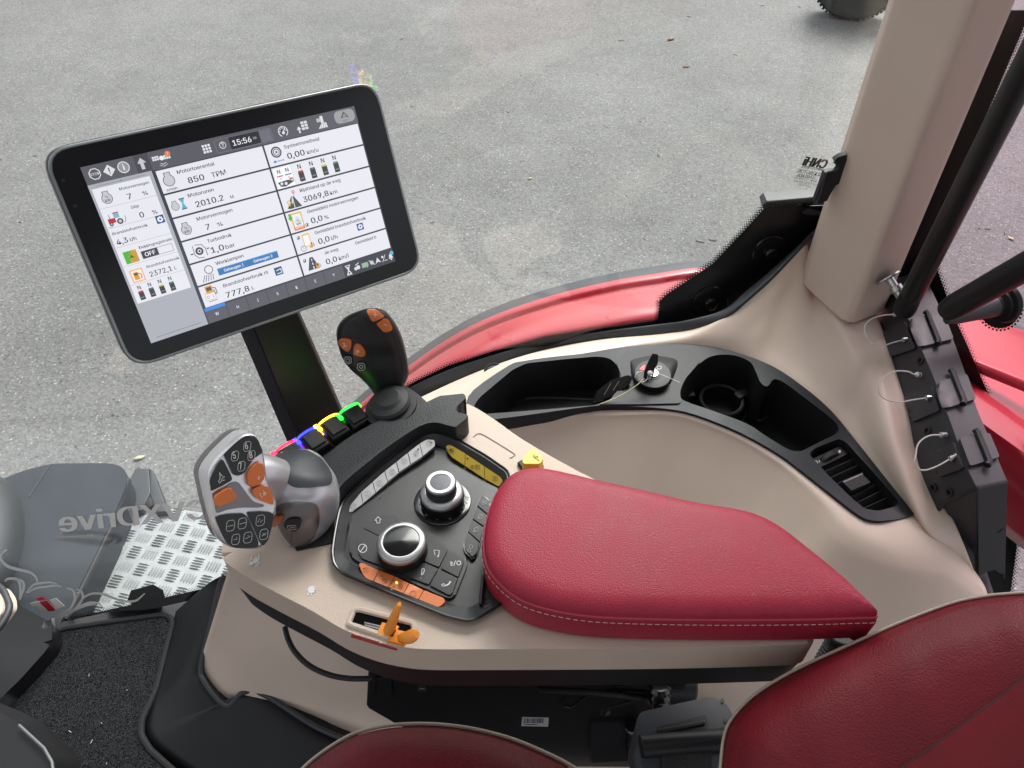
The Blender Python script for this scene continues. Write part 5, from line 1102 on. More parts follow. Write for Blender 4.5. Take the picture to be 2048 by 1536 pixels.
na = HH((515, 962))[0] - hn * .028; nb_ = HH((545, 965))[0] - hn * .026 + FW * .006; b = B(); b.tube([Vector(q) for q in cr([tuple(na), tuple(nb_), tuple(atd((580, 975), .760)), tuple(atd((605, 985), .766))], 6)], .022, 28); b.out('neck', SILV, t, ang=80)

# ================================================================== display monitor
def cam(x, y, z): return C0 + R * x - U * y + FW * z
so_ = cam(-.36971915, -.18528749, .66198556); su = cam(.80786523, -.36791629, .4604252) - C0; sv = cam(.20509637, .90444359, .37405517) - C0
su.normalize(); sv = (sv - su * sv.dot(su)).normalized(); sn = su.cross(sv)
if sn.dot(FW) > 0: sn = -sn
SP = lambda u, v, h=0: so_ + su * (u * .001) + sv * (v * .001) + sn * h
t = thing('display_monitor', 'large touchscreen display showing engine data tiles on a black post', 'monitor', at((630, 870), 2.0))
HSN = HP(so_ + sn * .0, sn)
def loc2(p): q = HSN(p)[0] - so_; return q.dot(su) * 1000, q.dot(sv) * 1000
oc = [(80, 300), (756, 158), (846, 541), (260, 741)]; oc = [loc2(p) for p in oc]
x0 = (oc[0][0] + oc[3][0]) / 2; x1 = (oc[1][0] + oc[2][0]) / 2; y0 = (oc[0][1] + oc[1][1]) / 2; y1 = (oc[2][1] + oc[3][1]) / 2
def rr(x0, y0, x1, y1, r): return rnd([(x0, y0), (x1, y0), (x1, y1), (x0, y1)], r, 6)
b = B(); b.prism([SP(u, v, -.003) for u, v in rr(x0, y0, x1, y1, 22)], -sn * .022, .005, 4, botbev=True); b.out('housing', mat('housing_grey', (.045, .048, .052), .4), t, ang=40)
b = B(); b.tube([SP(u, v, -.0022) for u, v in rr(x0 + 2.2, y0 + 2.2, x1 - 2.2, y1 - 2.2, 21)], .0017, 8, closed=True); b.out('metal_rim', mat('rim_satin_grey', (.30, .32, .33), .3, metal=.7), t)
b = B(); b.prism([SP(u, v, -.0008) for u, v in rr(x0 + 3.4, y0 + 3.4, x1 - 3.4, y1 - 3.4, 20)], -sn * .004, .0004, 2); b.out('glass_front', mat('display_glass', (.010, .011, .015), .18, spec=.35), t)
SB = B(); SM = []; SI = {}
def sm(r, g, b_, k=1.0):
    if (r, g, b_) not in SI: SI[(r, g, b_)] = len(SM); SM.append(sc_(r, g, b_, k))
    return SI[(r, g, b_)]
lay = [0]
def rect(x, y, x2, y2, c, h): SB.add([SP(x, y, h), SP(x2, y, h), SP(x2, y2, h), SP(x, y2, h)], [(3, 2, 1, 0)], sm(*c))
def poly(P, c, h): SB.add([SP(u, v, h) for u, v in P], [tuple(range(len(P)))], sm(*c))
def disc(x, y, r, c, h, n=16): poly([(x + r * math.cos(k * 6.2832 / n), y + r * math.sin(k * 6.2832 / n)) for k in range(n)], c, h)
def line(P, w, c, h):
    for a, d in zip(P, P[1:]):
        a, d = Vector(a), Vector(d); q = (d - a).normalized() * w / 2; nn = Vector((-q.y, q.x)); poly([tuple(a - nn - q * .5), tuple(d - nn + q * .5), tuple(d + nn + q * .5), tuple(a + nn - q * .5)], c, h)
def T(s, u, v, hgt, w=None, c=(62, 66, 74), bold=.018, h=.0005, al=0): SB.text(s, SP(u, v, h), su, -sv, hgt * .001 / .70, sm(*c), width=None if w is None else w * .001, bold=bold, xs=.86, align=al)
WH, BAR, BAR2, DK, GR, TX = (232, 232, 240), (92, 92, 101), (76, 76, 84), (62, 64, 74), (172, 175, 184), (58, 61, 68)
h0, h1, h2, h3, h4 = .0002, .0003, .0004, .0005, .0006
rect(0, 0, 260, 162.5, DK, 0.0001)
rect(0, 0, 43, 15.6, BAR, h0); rect(43, 0, 55, 15.6, BAR2, h0); rect(55.4, 0, 260, 16, BAR, h0); rect(0, 15.6, 54, 162.5, GR, h0)
for i in range(6): rect(2, 19.5 + 17.5 * i, 51, 36.7 + 17.5 * i, WH, h1)
for i in range(6):
    rect(57, 17 + 21.9 * i, 157, 37.3 + 21.9 * i, WH, h1); rect(158.8, 17 + 21.9 * i, 258.6, 37.3 + 21.9 * i, WH, h1)
for i in range(7): rect(55.2 + 20.6 * i, 148.6, 75.2 + 20.6 * i, 162.5, BAR, h0); T('WHISKEY'[i], 65 + 20.6 * i, 157, 3, c=(225, 225, 232), bold=.02, al=.5)
rect(55.2, 147.2, 75.2, 150.4, (64, 140, 225), h1); rect(199.8, 148.6, 260, 162.5, DK, h0); rect(199.3, 148.6, 199.7, 162.5, (140, 142, 150), h1)
rect(6, 17.6, 48, 17.9, (120, 122, 130), h1); rect(6, 158.6, 48, 158.9, (40, 42, 50), h1); rect(26.5, 17.2, 27.6, 18.2, (110, 112, 120), h1)
LG = (222, 222, 226)
poly([(9 + 5 * math.cos(.3927 + k * .7854), 7.7 + 5 * math.sin(.3927 + k * .7854)) for k in range(8)], LG, h1); poly([(9 + 4.2 * math.cos(.3927 + k * .7854), 7.7 + 4.2 * math.sin(.3927 + k * .7854)) for k in range(8)], BAR, h2); T('STOP', 9, 8.8, 2.2, 8.2, LG, .02, h3, .5)
poly([(21, 2.6), (26, 7.6), (21, 12.6), (16, 7.6)], LG, h1); T('!', 21, 10.2, 5, c=(60, 60, 68), bold=.03, h=h2, al=.5)
disc(33, 7.6, 5, LG, h1); disc(33, 7.6, 4.2, (150, 150, 156), h2); T('i', 33, 10, 5, c=(240, 240, 240), bold=.04, h=h3, al=.5)
poly([(48.6, 3), (52.4, 7.6), (50, 7.6), (50, 13), (47, 13), (47, 7.6), (44.8, 7.6)], (200, 200, 204), h1)
for k in (-1, 1):
    for i in range(3):
        for j in range(2): rect(66 + k * 5 - 3 + i * 2, 6 + k * .3 + j * 2 - 1, 66 + k * 5 - 1.4 + i * 2, 7.6 + k * .3 + j * 2 - 1, (235, 235, 240), h1)
disc(66, 7.2, 2, (240, 240, 245), h2); line([(63.5, 11.5), (66, 12.6), (68.5, 11.5)], .5, (220, 220, 225), h1); line([(62.6, 13), (66, 14.4), (69.4, 13)], .5, (200, 200, 205), h1)
disc(72, 4.6, 2.4, (236, 128, 70), h3); T('!', 72, 6, 2.6, c=(250, 230, 220), h=h4, al=.5)
for i in range(3):
    for j in range(3): rect(103 + i * 2.7, 4.4 + j * 2.7, 105 + i * 2.7, 6.4 + j * 2.7, (236, 236, 240), h1)
poly(rr(114.5, 2.4, 170.5, 14.4, 3), (118, 118, 126), h1); poly(rr(115, 2.8, 170, 13.8, 2.8), BAR, h2); rect(128.6, 2.8, 157.5, 13.8, (44, 46, 54), h3); rect(158.2, 3.2, 169, 13.4, (112, 112, 124), h3)
disc(121.6, 8.2, 3.2, LG, h3); disc(121.6, 8.2, 2.6, (95, 95, 104), h4); T('?', 121.6, 10, 4, c=(235, 235, 238), h=.0007, al=.5)
T('15:56', 131, 11, 4.9, 18, (245, 245, 248), .02, h4); rect(151, 7.2, 154.4, 9.4, (130, 132, 140), h4)
disc(181.2, 8.4, 5, LG, h1); disc(181.2, 8.4, 4.1, (80, 80, 88), h2); line([(181.2, 9), (183.4, 6)], 1, LG, h3); disc(181.2, 9.6, 1.5, LG, h3); rect(179, 12.2, 183.4, 14, BAR, h3)
for k in range(5): disc(181.2 + 3.2 * math.cos(3.3 + k * .7), 8.4 + 3.2 * math.sin(3.3 + k * .7), .6, LG, h3)
for i in range(2):
    for j in range(3): rect(200.4 + i * 3.6, 3.4 + j * 2.8, 203.4 + i * 3.6, 5.6 + j * 2.8, LG, h1)
poly([(197.4, 7), (199.8, 10), (198.2, 10), (198.2, 13.4), (196.6, 13.4), (196.6, 10), (195, 10)], LG, h1)
rect(221, 2.2, 224, 8.6, LG, h1)
for i in range(3): rect(217.2 + i * 1.3, 4, 218 + i * 1.3, 7.4, LG, h1)
for i in range(4): poly([(217 + i * 2.6, 13.6), (219.2 + i * 2.6, 13.6), (222.6 + i * 1.2, 8.8), (221.6 + i * 1.2, 8.8)], LG, h1)
poly(rr(236, 1.4, 258, 13.4, 5.8), (158, 158, 163), h1); poly([(246.8, 2.6), (251.4, 9), (246.9, 7.6), (242.4, 9)], (70, 72, 80), h2); poly([(246.9, 4.6), (249.4, 7.9), (246.9, 7), (244.4, 7.9)], (158, 158, 163), h3); T('AUTO', 247, 12.2, 1.9, 6, (95, 97, 104), .01, h2, .5)
def engine(x, y, s=1.0, txt=None, f=(200, 202, 206)):
    disc(x, y + 1 * s, 4.6 * s, (105, 108, 116), h2); rect(x - 2.6 * s, y - 5.4 * s, x + 2.6 * s, y, (105, 108, 116), h2); disc(x, y + 1 * s, 4.0 * s, f, h3); rect(x - 2.0 * s, y - 4.9 * s, x + 2.0 * s, y, f, h3)
    if txt: T(txt, x, y + 3.6 * s, 2.2 * s, 4.6 * s, (70, 72, 80), .015, h4, .5); T('%', x, y + .4 * s, 2 * s, 2.6 * s, (70, 72, 80), .01, h4, .5)
def pump(x, y, s=1):
    rect(x - 3.4 * s, y - 4 * s, x + 2 * s, y + 5 * s, (225, 160, 60), h2); rect(x - 2.6 * s, y - 3 * s, x + 1.2 * s, y - .2 * s, (90, 84, 78), h3); line([(x + 2 * s, y - 2 * s), (x + 4.2 * s, y - 1 * s), (x + 4.4 * s, y + 3 * s), (x + 3 * s, y + 3.4 * s), (x + 2.6 * s, y)], .7 * s, (110, 110, 116), h2)
def gear(x, y): rect(x - 3.6, y - 3.6, x + 3.6, y + 3.6, (48, 84, 140), h2); disc(x, y, 2.2, (240, 242, 248), h3, 12); disc(x, y, .9, (48, 84, 140), h4); [rect(x + 2.3 * math.cos(k * .7854) - .45, y + 2.3 * math.sin(k * .7854) - .45, x + 2.3 * math.cos(k * .7854) + .45, y + 2.3 * math.sin(k * .7854) + .45, (240, 242, 248), h3) for k in range(8)]
def spool(x, y, s, c, lab=True):
    rect(x - 2.7 * s, y - 3 * s, x + 2.7 * s, y + 6 * s, (60, 62, 66), h2); rect(x - 2.4 * s, y - 4 * s, x + 2.4 * s, y - 2.2 * s, c, h3); rect(x - 1.6 * s, y + 3 * s, x + 1.6 * s, y + 3.5 * s, (180, 180, 184), h3); T('N', x, y - 5.6 * s, 4.2 * s, 3.4 * s, TX, .02, h3, .5)
SC = [(190, 60, 70), (80, 110, 120), (205, 200, 90), (90, 150, 100)]
T('Motorvermogen', 23, 25.6, 2.4, 25.5, TX); engine(11, 28.5, 1.0, 'kW'); T('7', 27, 34.6, 4.8, 3.6, TX, .02); T('%', 40, 34.4, 3.4, 4.4, TX)
T('Slip', 26.5, 42.8, 2.4, 7, TX); T('0', 31, 52.2, 4.8, 3.8, TX, .02); T('%', 42, 52, 3.4, 4.4, TX)
disc(14.2, 50.4, 2.6, (70, 70, 76), h3); disc(14.2, 50.4, 1.4, (200, 200, 204), h4); disc(6.6, 51.2, 1.7, (70, 70, 76), h3); disc(6.6, 51.2, .8, (200, 200, 204), h4); rect(4.8, 46.6, 11, 50.6, (200, 50, 60), h2); rect(10.4, 42.6, 15, 47, (120, 185, 205), h2); rect(10.2, 42, 15.2, 42.8, (190, 60, 70), h3); line([(6.8, 46.6), (6.8, 43)], .5, (90, 90, 96), h2); line([(4, 53.6), (7, 53.6)], .4, (110, 112, 118), h2); line([(17.4, 52.6), (19.4, 49.6), (19.4, 46.6)], .5, (120, 125, 140), h2)
T('Brandstofverbruik', 4, 60.6, 2.4, 30.5, TX); gear(46.4, 57.6); T('4,3', 4.6, 69.6, 4.6, 9.6, TX, .02); T('l/h', 16, 69.4, 3, 5.4, TX)
T('Dekkingregistratie', 20.6, 78, 2.4, 29.6, TX); rect(20.5, 80.4, 48.5, 87.4, (120, 125, 140), h2); rect(21, 80.8, 48.1, 87, WH, h3); rect(20.8, 80.6, 35, 87.2, (64, 66, 74), h4); T('OFF', 27.8, 85.7, 3.6, 9.4, (245, 245, 248), .03, .0008, .5)
rect(6, 77, 17.4, 88, (210, 160, 60), h2); poly([(6, 77), (14, 77), (10, 82), (10.4, 88), (6, 88)], (80, 185, 60), h3)
for k in range(5): line([(10.5 + k * 1.5, 78 + k * .3), (12 + k * 1.2, 87)], .35, (165, 140, 60), h4)
poly([(12, 80.4), (14.4, 84), (12, 83.2), (9.8, 84)], (40, 120, 50), .0007)
T('Brandstofverbruik', 20.6, 96, 2.4, 29.6, TX); T('2372,1', 20.8, 104.4, 4.6, 20, TX, .02); T('L', 43, 104.2, 3, 2, TX); rect(5.4, 94, 16.4, 105.4, (236, 165, 90), h2); rect(6.2, 94.8, 15.6, 104.6, (248, 236, 220), h3)
rect(7.8, 96.6, 12, 103.4, (230, 150, 50), h4); rect(8.4, 97.2, 11.4, 99.4, (90, 84, 78), .0007); line([(12, 98), (14, 99), (14, 102.6), (12.8, 102.8)], .6, (110, 110, 116), h4)
for i in range(4): spool(8.2 + 9.2 * i, 117, .85, SC[i])
engine(65.4, 26, 1.15); T('n/min', 65.4, 36, 2.4, 9.4, TX, al=.5); T('Motortoerental', 74.3, 23.6, 3.2, 34.6, TX); T('850', 81, 33.8, 5.2, 15, TX, .022); T('TPM', 102.8, 33.9, 4.6, 13.6, TX, .012)
engine(62.8, 49.6, .8); poly([(67.6, 45), (72.4, 45), (70.6, 49), (72.4, 54), (67.6, 54), (69.4, 49)], (90, 180, 200), h2); rect(67.4, 44.4, 72.6, 45.2, (60, 80, 96), h3); rect(67.4, 53.8, 72.6, 54.6, (60, 80, 96), h3)
T('Motoruren', 76.4, 45.6, 3.2, 24, TX); T('2010.2', 80.4, 55.8, 5.2, 26.2, TX, .022); T('u', 113, 55.8, 3.6, 3, TX)
engine(65, 71.5, 1.05, 'kW'); T('Motorvermogen', 76.8, 67.6, 3.2, 34, TX); T('7', 82, 77.8, 5.2, 4, TX, .022); T('%', 93, 77.6, 3.6, 5, TX)
T('Turbodruk', 79, 89.4, 3.2, 23.6, TX); T('1,0', 79.4, 99.6, 5.4, 12.6, TX, .022); T('bar', 93.4, 99.4, 3.8, 9, TX, .012)
disc(69.4, 94.4, 3.8, (70, 72, 80), h2, 9); disc(69.4, 94.4, 2, (225, 226, 230), h3, 7); disc(69.4, 94.4, 1, (60, 62, 70), h4); line([(64.8, 88.4), (64.4, 97), (67, 100.4), (72, 101)], .6, (80, 82, 90), h2); line([(67, 88), (73, 89), (75.4, 93), (75.4, 100)], .6, (80, 82, 90), h2); line([(61, 95.4), (63.4, 95.4)], 1, (60, 62, 70), h2); line([(76.6, 94), (78.6, 94)], 1, (60, 62, 70), h2)
T('Werklampen', 79.4, 111.4, 3.2, 27.4, TX); rect(79, 114.8, 139.6, 121.6, (58, 122, 182), h2); rect(79, 114.8, 139.6, 115.6, (84, 150, 205), h3); rect(109.2, 115, 109.5, 121.4, (40, 90, 145), h3); T('Geheugen 1', 94.5, 119.5, 2.7, 19.4, (240, 244, 250), .02, h4, .5); T('Geheugen 2', 124, 119.5, 2.7, 19.4, (240, 244, 250), .02, h4, .5)
disc(71.6, 113.2, 4.1, (80, 82, 90), h2); disc(71.6, 113.2, 3.4, WH, h3)
for k in range(5): line([(66.4 + k * 1.9, 117.6 + k * .1), (63 + k * 1.9 + k * .6, 123.4)], .6, (80, 82, 90), h2)
pump(66.4, 132.6, 1.25); rect(60.4, 134.6, 65, 141, (240, 240, 244), h3); rect(65.2, 134.6, 69.6, 141, (240, 240, 244), h3); line([(60.4, 134.6), (69.6, 134.6), (69.6, 141), (60.4, 141), (60.4, 134.6)], .3, (150, 150, 155), h4); T('0', 62.7, 139.4, 3, 2, TX, 0, h4, .5); T('1', 67.4, 139.4, 3, 1.4, TX, 0, h4, .5); rect(62, 142, 70, 142.9, (205, 150, 60), h3)
T('Brandstofverbruik rit', 79.2, 133.6, 3.2, 45.4, TX); T('777,8', 78.6, 144.2, 5.4, 23.4, TX, .022); T('L', 104.4, 144, 3.4, 2.4, TX); rect(131, 130.4, 139, 138.4, (50, 92, 140), h2); line([(133, 133.6), (137.6, 132.6), (137.6, 136.6), (133, 136.6)], .8, (235, 240, 246), h3)
disc(168.6, 25.2, 5.2, (48, 50, 56), h2, 24); disc(168.6, 25.2, 3.9, (235, 236, 240), h3, 20); disc(168.6, 25.2, 3.3, (90, 92, 98), h4, 20); disc(168.6, 25.2, 2.5, (225, 226, 230), .0007, 18); disc(168.6, 25.2, 1, (80, 82, 88), .0008)
poly([(162.6, 33.6), (165.4, 32), (165.4, 33), (167, 33), (167, 34.2), (165.4, 34.2), (165.4, 35.2)], (60, 150, 200), h2)
for k in range(3): rect(168 + k * 2.2, 33, 169.4 + k * 2.2, 34.2, (60, 150, 200), h2)
T('Systeemsnelheid', 177.4, 24, 3.2, 37, TX); T('0,00', 178, 34, 5.4, 18, TX, .024); T('km/u', 198.4, 33.9, 3.6, 12, TX, .012)
rect(160.2, 40, 178, 58.6, (248, 248, 250), h2); line([(178.2, 40), (178.2, 58.6)], .3, (190, 192, 198), h3); T('N', 165, 45, 3.6, 3.2, TX, .02, h3, .5); T('N', 173.6, 45, 3.6, 3.2, TX, .02, h3, .5); line([(162, 47.6), (168, 47.6)], 1, (190, 60, 70), h3); line([(170.6, 47.6), (176.6, 47.6)], 1, (60, 100, 140), h3); rect(164.4, 49.6, 166, 50.4, (170, 172, 178), h3); rect(172.6, 49.6, 174.2, 50.4, (170, 172, 178), h3)
poly([(161, 53), (172, 52.4), (177.6, 55), (168, 58.2), (163, 57.4)], (74, 78, 88), h3); disc(164.6, 54.8, 1.4, (225, 226, 232), h4); disc(168.8, 55.4, 1.5, (225, 226, 232), h4); poly([(173, 51), (176, 51), (174.6, 54.4)], (205, 90, 80), h4); poly([(174.6, 51.4), (177.4, 51.4), (177.6, 55)], (160, 150, 140), h4)
for i in range(4): spool(186.4 + 12.6 * i, 51.2, 1.05, SC[i])
T('Rijafstand op de weg', 180, 67, 3.2, 44, TX); T('3069,8', 180.6, 77.4, 5.4, 27.4, TX, .024); T('km', 209.6, 77.2, 3.8, 8, TX, .012)
poly([(165, 80), (178, 80), (172.4, 69), (170.4, 69), (170, 74)], (70, 84, 80), h2); line([(170.4, 79.6), (170.8, 70)], .7, (235, 238, 238), h3); poly([(163, 79.4), (167, 80), (170.4, 68), (168.6, 70)], (60, 70, 72), h2); disc(165.8, 73.6, 2, (230, 185, 90), h4); disc(165.8, 73.6, .9, (240, 240, 240), .0007); poly([(164.2, 74.6), (167.4, 74.6), (165.8, 78)], (230, 185, 90), h4); disc(173, 64.8, 1.6, (200, 80, 90), h4); disc(173, 64.8, .8, (240, 240, 240), .0007); line([(173, 66), (172.6, 69)], .5, (200, 80, 90), h4)
T('Gemiddeld motorvermogen', 181, 88.6, 3.2, 56.6, TX); T('0,0', 182, 99.2, 5.4, 12.4, TX, .024); T('%', 196.4, 99, 3.6, 4.6, TX)
rect(163, 84.6, 174.6, 101.4, (226, 180, 90), h2); rect(164.4, 86, 173.4, 100, (240, 240, 242), h3); rect(163, 98, 174.6, 101.6, (230, 140, 80), h3); poly([(161.2, 84.4), (163.6, 84.4), (163.6, 88), (165, 88), (162.4, 91.6), (159.8, 88), (161.2, 88)], (70, 180, 70), h4); engine(169.2, 93.2, .95, 'kW', (210, 218, 226)); T('\u00d8', 177, 101, 3.6, 3.4, TX, .01, h4, .5)
T('Gemiddeld brandstofverbruik', 182, 110.6, 3.2, 58, TX); T('0,0', 183, 121, 5.4, 12.4, TX, .024); T('l/h', 197.2, 120.8, 4, 7, TX, .012); gear(231.4, 116.2)
rect(168, 107, 176, 120, (226, 195, 110), h2); rect(169, 108.4, 175, 119, (244, 244, 246), h3); disc(166.4, 120.6, 3, (110, 150, 185), h3); disc(166.4, 120.6, 2.3, (236, 240, 244), h4); line([(166.4, 118.8), (166.4, 120.6), (167.6, 120.6)], .4, (80, 82, 90), .0007); pump(175.4, 119, .62); T('\u00d8', 164.4, 111, 3.6, 3.4, TX, .01, h4, .5)
T('Gemiddeld b', 221, 132.6, 3.2, 24.6, TX); T('de weg', 186, 132.8, 3.2, 15, TX); T('0,0', 184.6, 143, 5.4, 12.4, TX, .024); T('km/l', 199, 142.8, 4, 11.6, TX, .012)
poly([(164.4, 143.6), (177, 143.6), (172.4, 131), (169, 131)], (72, 76, 84), h2)
for k in range(3): rect(170.4 - .1 * k, 132.6 + k * 4, 171.2 + .1 * k, 135 + k * 4, (235, 235, 240), h3)
pump(175.6, 141, .62); T('\u00d8', 163.6, 134.6, 3.6, 3.4, TX, .01, h4, .5)
poly([(202.6, 150.4), (209, 150.4), (206.4, 155.4), (209, 160.8), (202.6, 160.8), (205.2, 155.4)], LG, h1); disc(205.8, 158.6, 1, DK, h2); rect(204, 151.2, 207.6, 152.2, DK, h2)
disc(214, 156.6, 1.8, LG, h1); disc(217, 156, 2.2, LG, h1); line([(214.6, 153), (218.6, 151.6)], .9, LG, h1); rect(221.4, 153.4, 228.6, 158.4, (160, 178, 160), h1); poly([(225.6, 157.6), (227, 159.6), (229.8, 155.4)], (110, 200, 110), h2); disc(233.2, 155.8, 2.4, (190, 190, 196), h1, 8); line([(230.4, 153), (236, 158.6)], .8, LG, h2)
poly([(240.4, 152.2), (243.8, 158.6), (240.4, 157), (237, 158.6)], LG, h1); line([(245.6, 158.8), (250, 152.2)], .7, LG, h1); disc(246.4, 153.6, 1.3, LG, h1); line([(248, 158), (251.4, 158)], .7, LG, h1); poly([(253.6, 158), (254.4, 154), (256, 152.6), (257.6, 154), (258.4, 158)], LG, h1); disc(256, 159, .9, LG, h2); disc(258, 152.4, 2.2, (90, 190, 215), h3)
SB.out('screen', SM, t, recalc=False, weld=False)
for p in ((126, 361), (150, 412)): b = B(); b.lathe(HP(SP(0, 0, -.0006), sn)(p)[0], sn, [(.0016, 0), (.0015, .0002), (.0003, .0002)], 12); b.out('light_sensor', BLKD, t)
tp0 = [HP(SP(0, 0, -.03), sn)(p)[0] for p in ((500, 640), (585, 605))]
bt0 = [at((600, 884), 2.0), at((684, 828), 2.0)]
b = B(); b.prism([tp0[0], tp0[1], bt0[1], bt0[0]], FW * .022 + U * -.004, .0025, 2); b.out('post', mat('post_black', (.012, .012, .013), .5, bump=('n', 1200, .15, .001)), t)
b = B(); lv = [tp0[0] + R * -.0005 + FW * .003, bt0[0] + FW * .003, bt0[0] - R * .019 + FW * .010, tp0[0] - R * .019 + FW * .010]; b.prism(lv, FW * .02, .0015, 2); b.out('cable_channel', BLKG, t)

# ================================================================== key and remote
kt = kc + kn * .004; t = thing('ignition_key', 'black headed key standing in the ignition lock with a white tie', 'key', kt)
b = B(); kd = (atd(px(kt + kn * .03), (kt - C0).dot(FW)) - kt); P = [zk(q)[0] for q in ((628, 690), (640, 600), (700, 470), (762, 342), (808, 350), (826, 372), (818, 480), (780, 560), (720, 620), (690, 690), (650, 722))]
kdp = (kt + kn * .012 - C0).dot(FW); b.prism([atd(p, kdp - .004 - (655 - (p[1] - 660) * 7.314) * .00003) for p in P], R * .004 + FW * .006, .0015, 2); b.out('key_head', BLK, t)
b = B(); b.tube([kt, kt + kn * .012], .0022, 8); b.out('key_blade', CHROME, t)
dd = kdp - .012; b = B(); b.tube([atd(p, dd) for p in cr(zk((560, 610), (525, 655), (520, 700), (545, 740), (600, 765), (650, 755), (690, 715), (705, 660)), 4)], .0007, 6); b.tube([atd(p, dd - .002) for p in cr(zk((630, 606), (560, 620), (520, 660), (515, 700), (545, 680)), 4)], .0007, 6); b.out('split_ring', CHROME, t)
b = B(); b.tube([atd(p, dd - .004) for p in cr(zk((735, 632), (800, 636), (900, 655), (1000, 695), (1090, 735), (1170, 767)), 4)], .00055, 6); b.lathe(atd(zk((732, 630))[0], dd - .003), FW, [(.001, -.003), (.0035, -.002), (.0038, .001), (.002, .003)], 14)
b.out('white_tie', mat('white_nylon', (.75, .75, .75), .5), t)
b = B(); b.tube([atd(p, dd - .003) for p in cr(zk((640, 710), (560, 790), (420, 890), (250, 985), (100, 1045), (0, 1085)), 4)], .0007, 6); b.out('yellow_tie', mat('pale_yellow_nylon', (.62, .58, .30), .5), t)
t = thing('key_remote', 'black remote fob lying in the tray beside the ignition', 'key fob', at((1235, 775), RZ - .01))
fd = kdp + .004; q = [(1186, 806), (1194, 782), (1220, 762), (1254, 750), (1266, 752), (1262, 764), (1246, 778), (1218, 794)]
b = B(); b.prism([atd(p, fd) for p in rnd(q, 5, 3)], FW * .008 - U * .004, .0025, 3); FBv = b.bvh(); b.out('fob_shell', GLOSSB, t); FH = HB(FBv)
b = B(); b.drape([(1247, 774), (1258, 753), (1263, 754), (1253, 775)], FH, .0008); b.out('fob_end', TRIM, t)
b = B(); b.ribbon([(1208, 790), (1222, 766)], 1.0, FH, .0006); b.ribbon([(1226, 781), (1238, 762)], 1.0, FH, .0006); b.out('fob_line', ICONG, t, recalc=False)

# ================================================================== seat hardware and seat
t = thing('seat_bracket', 'black seat side frame with a curved slot and a white barcode sticker', 'seat frame', at((1050, 1420), 1.85))
YB = .46; b = B(); b.prism([aty(p, YB) for p in rnd([(737, 1340), (1372, 1336), (1368, 1395), (1290, 1425), (1282, 1620), (1000, 1620), (960, 1500), (800, 1452), (733, 1416)], 6, 3)], (0, .03, 0), .003, 2); b.out('side_plate', mat('frame_black', (.007, .007, .008), .4), t)
BPH = lambda p: (aty(p, YB), Vector((0, -1, 0)))
zc = zz(900, 1180, 3.2); b = B(); b.tube([aty(p, YB - .001) for p in cr(zc((735, 745), (790, 745), (880, 680), (1000, 645), (1110, 640), (1240, 650)), 4)], .0018, 6); b.tube([aty(p, YB - .001) for p in cr(zc((725, 735), (725, 710), (800, 640), (930, 590), (1050, 580), (1200, 585), (1300, 600)), 4)], .0018, 6); b.out('slot_edge', BLK, t)
b = B(); b.box(aty(zc((1195, 612))[0], YB - .004), (.028, 0, .002), (0, .004, 0), (-.0006, 0, .009), .002); b.out('slot_lever', GLOSSB, t)
sticker = B(); sticker.drape(zc((462, 812), (632, 816), (628, 872), (456, 868)), BPH, .0006, under=.0002); st_ = sticker.out('barcode_sticker', mat('dull_white_label', (.42, .42, .44), .6), t)
b = B(); x = 472; rn = random.Random(2)
while x < 600: w = rn.choice([2.5, 4, 6]); b.add([aty(zc(p)[0], YB - .0009) for p in ((x, 822), (x + w, 822), (x + w - 1, 852), (x - 1, 852))], [(0, 1, 2, 3)]); x += w + rn.choice([3, 4, 6])
b.add([aty(zc(p)[0], YB - .0009) for p in ((475, 858), (560, 860), (560, 864), (475, 862))], [(0, 1, 2, 3)]); b.out('barcode', ICONB, st_, recalc=False)
b = B(); l = aty(zs_((1425, 970))[0], YB); b.lathe(l, (0, -1, 0), [(.0055, 0), (.0055, .003), (.004, .004), (.003, .004), (.003, .001), (.0003, .001)], 20); l = aty(zc((995, 780))[0], YB); b.lathe(l, (0, -1, 0), [(.007, 0), (.007, .003), (.005, .004), (.0003, .004)], 20); b.out('frame_bolt', SILVD, t)
b = B(); f = at((745, 1390), 1.86)
for P in (((1055, 860), (1100, 870), (1090, 1020), (1045, 1025)), ((1110, 905), (1195, 900), (1195, 918), (1112, 925)), ((1180, 900), (1202, 900), (1222, 1030), (1205, 1032))): b.prism([aty(p, YB - .004) for p in zs_(*P)], (0, .012, 0), .0008, 1)
b.out('lattice_rib', BLK, t)
b = B(); b.lathe(aty(zc((1345, 680))[0], YB - .02), (.1, -.3, -1), [(.010, -.02), (.014, -.015), (.011, -.008), (.0145, -.003), (.011, .003), (.014, .008), (.012, .02)], 24); b.out('spring_knob', GLOSSB, t)
b = B(); b.lathe(aty(zc((1420, 610))[0], YB + .01), (1, -.1, 0), [(.022, -.03), (.026, 0), (.024, .028), (.016, .032)], 28); b.out('pivot_drum', BLK, t)
b = B(); b.tube([aty(p, YB - .012) for p in zc((560, 640), (900, 655), (1240, 690), (1300, 760))], .005, 10); b.out('link_rod', BLK, t)
b = B(); b.prism([aty(p, YB - .008) for p in zc((900, 860), (1180, 850), (1195, 1000), (1140, 1100), (900, 1110))], (0, .02, 0), .003, 2); b.out('lower_plate', BLK, t)
b = B(); cs_ = [aty(p, YB - .016) for p in cr(zc((1165, 870), (1178, 940), (1172, 1010), (1190, 1090)), 10)]; b.tube(cs_, [.0085 + .0022 * (k_ % 2) for k_ in range(len(cs_))], 14); b.out('bellows_tube', GLOSSB, t, ang=20)
b = B(); b.tube([aty(p, YB - .014) for p in cr(zc((980, 800), (1010, 760), (1110, 730), (1210, 700)), 6)], .0025, 8); b.out('cable', BLK, t)
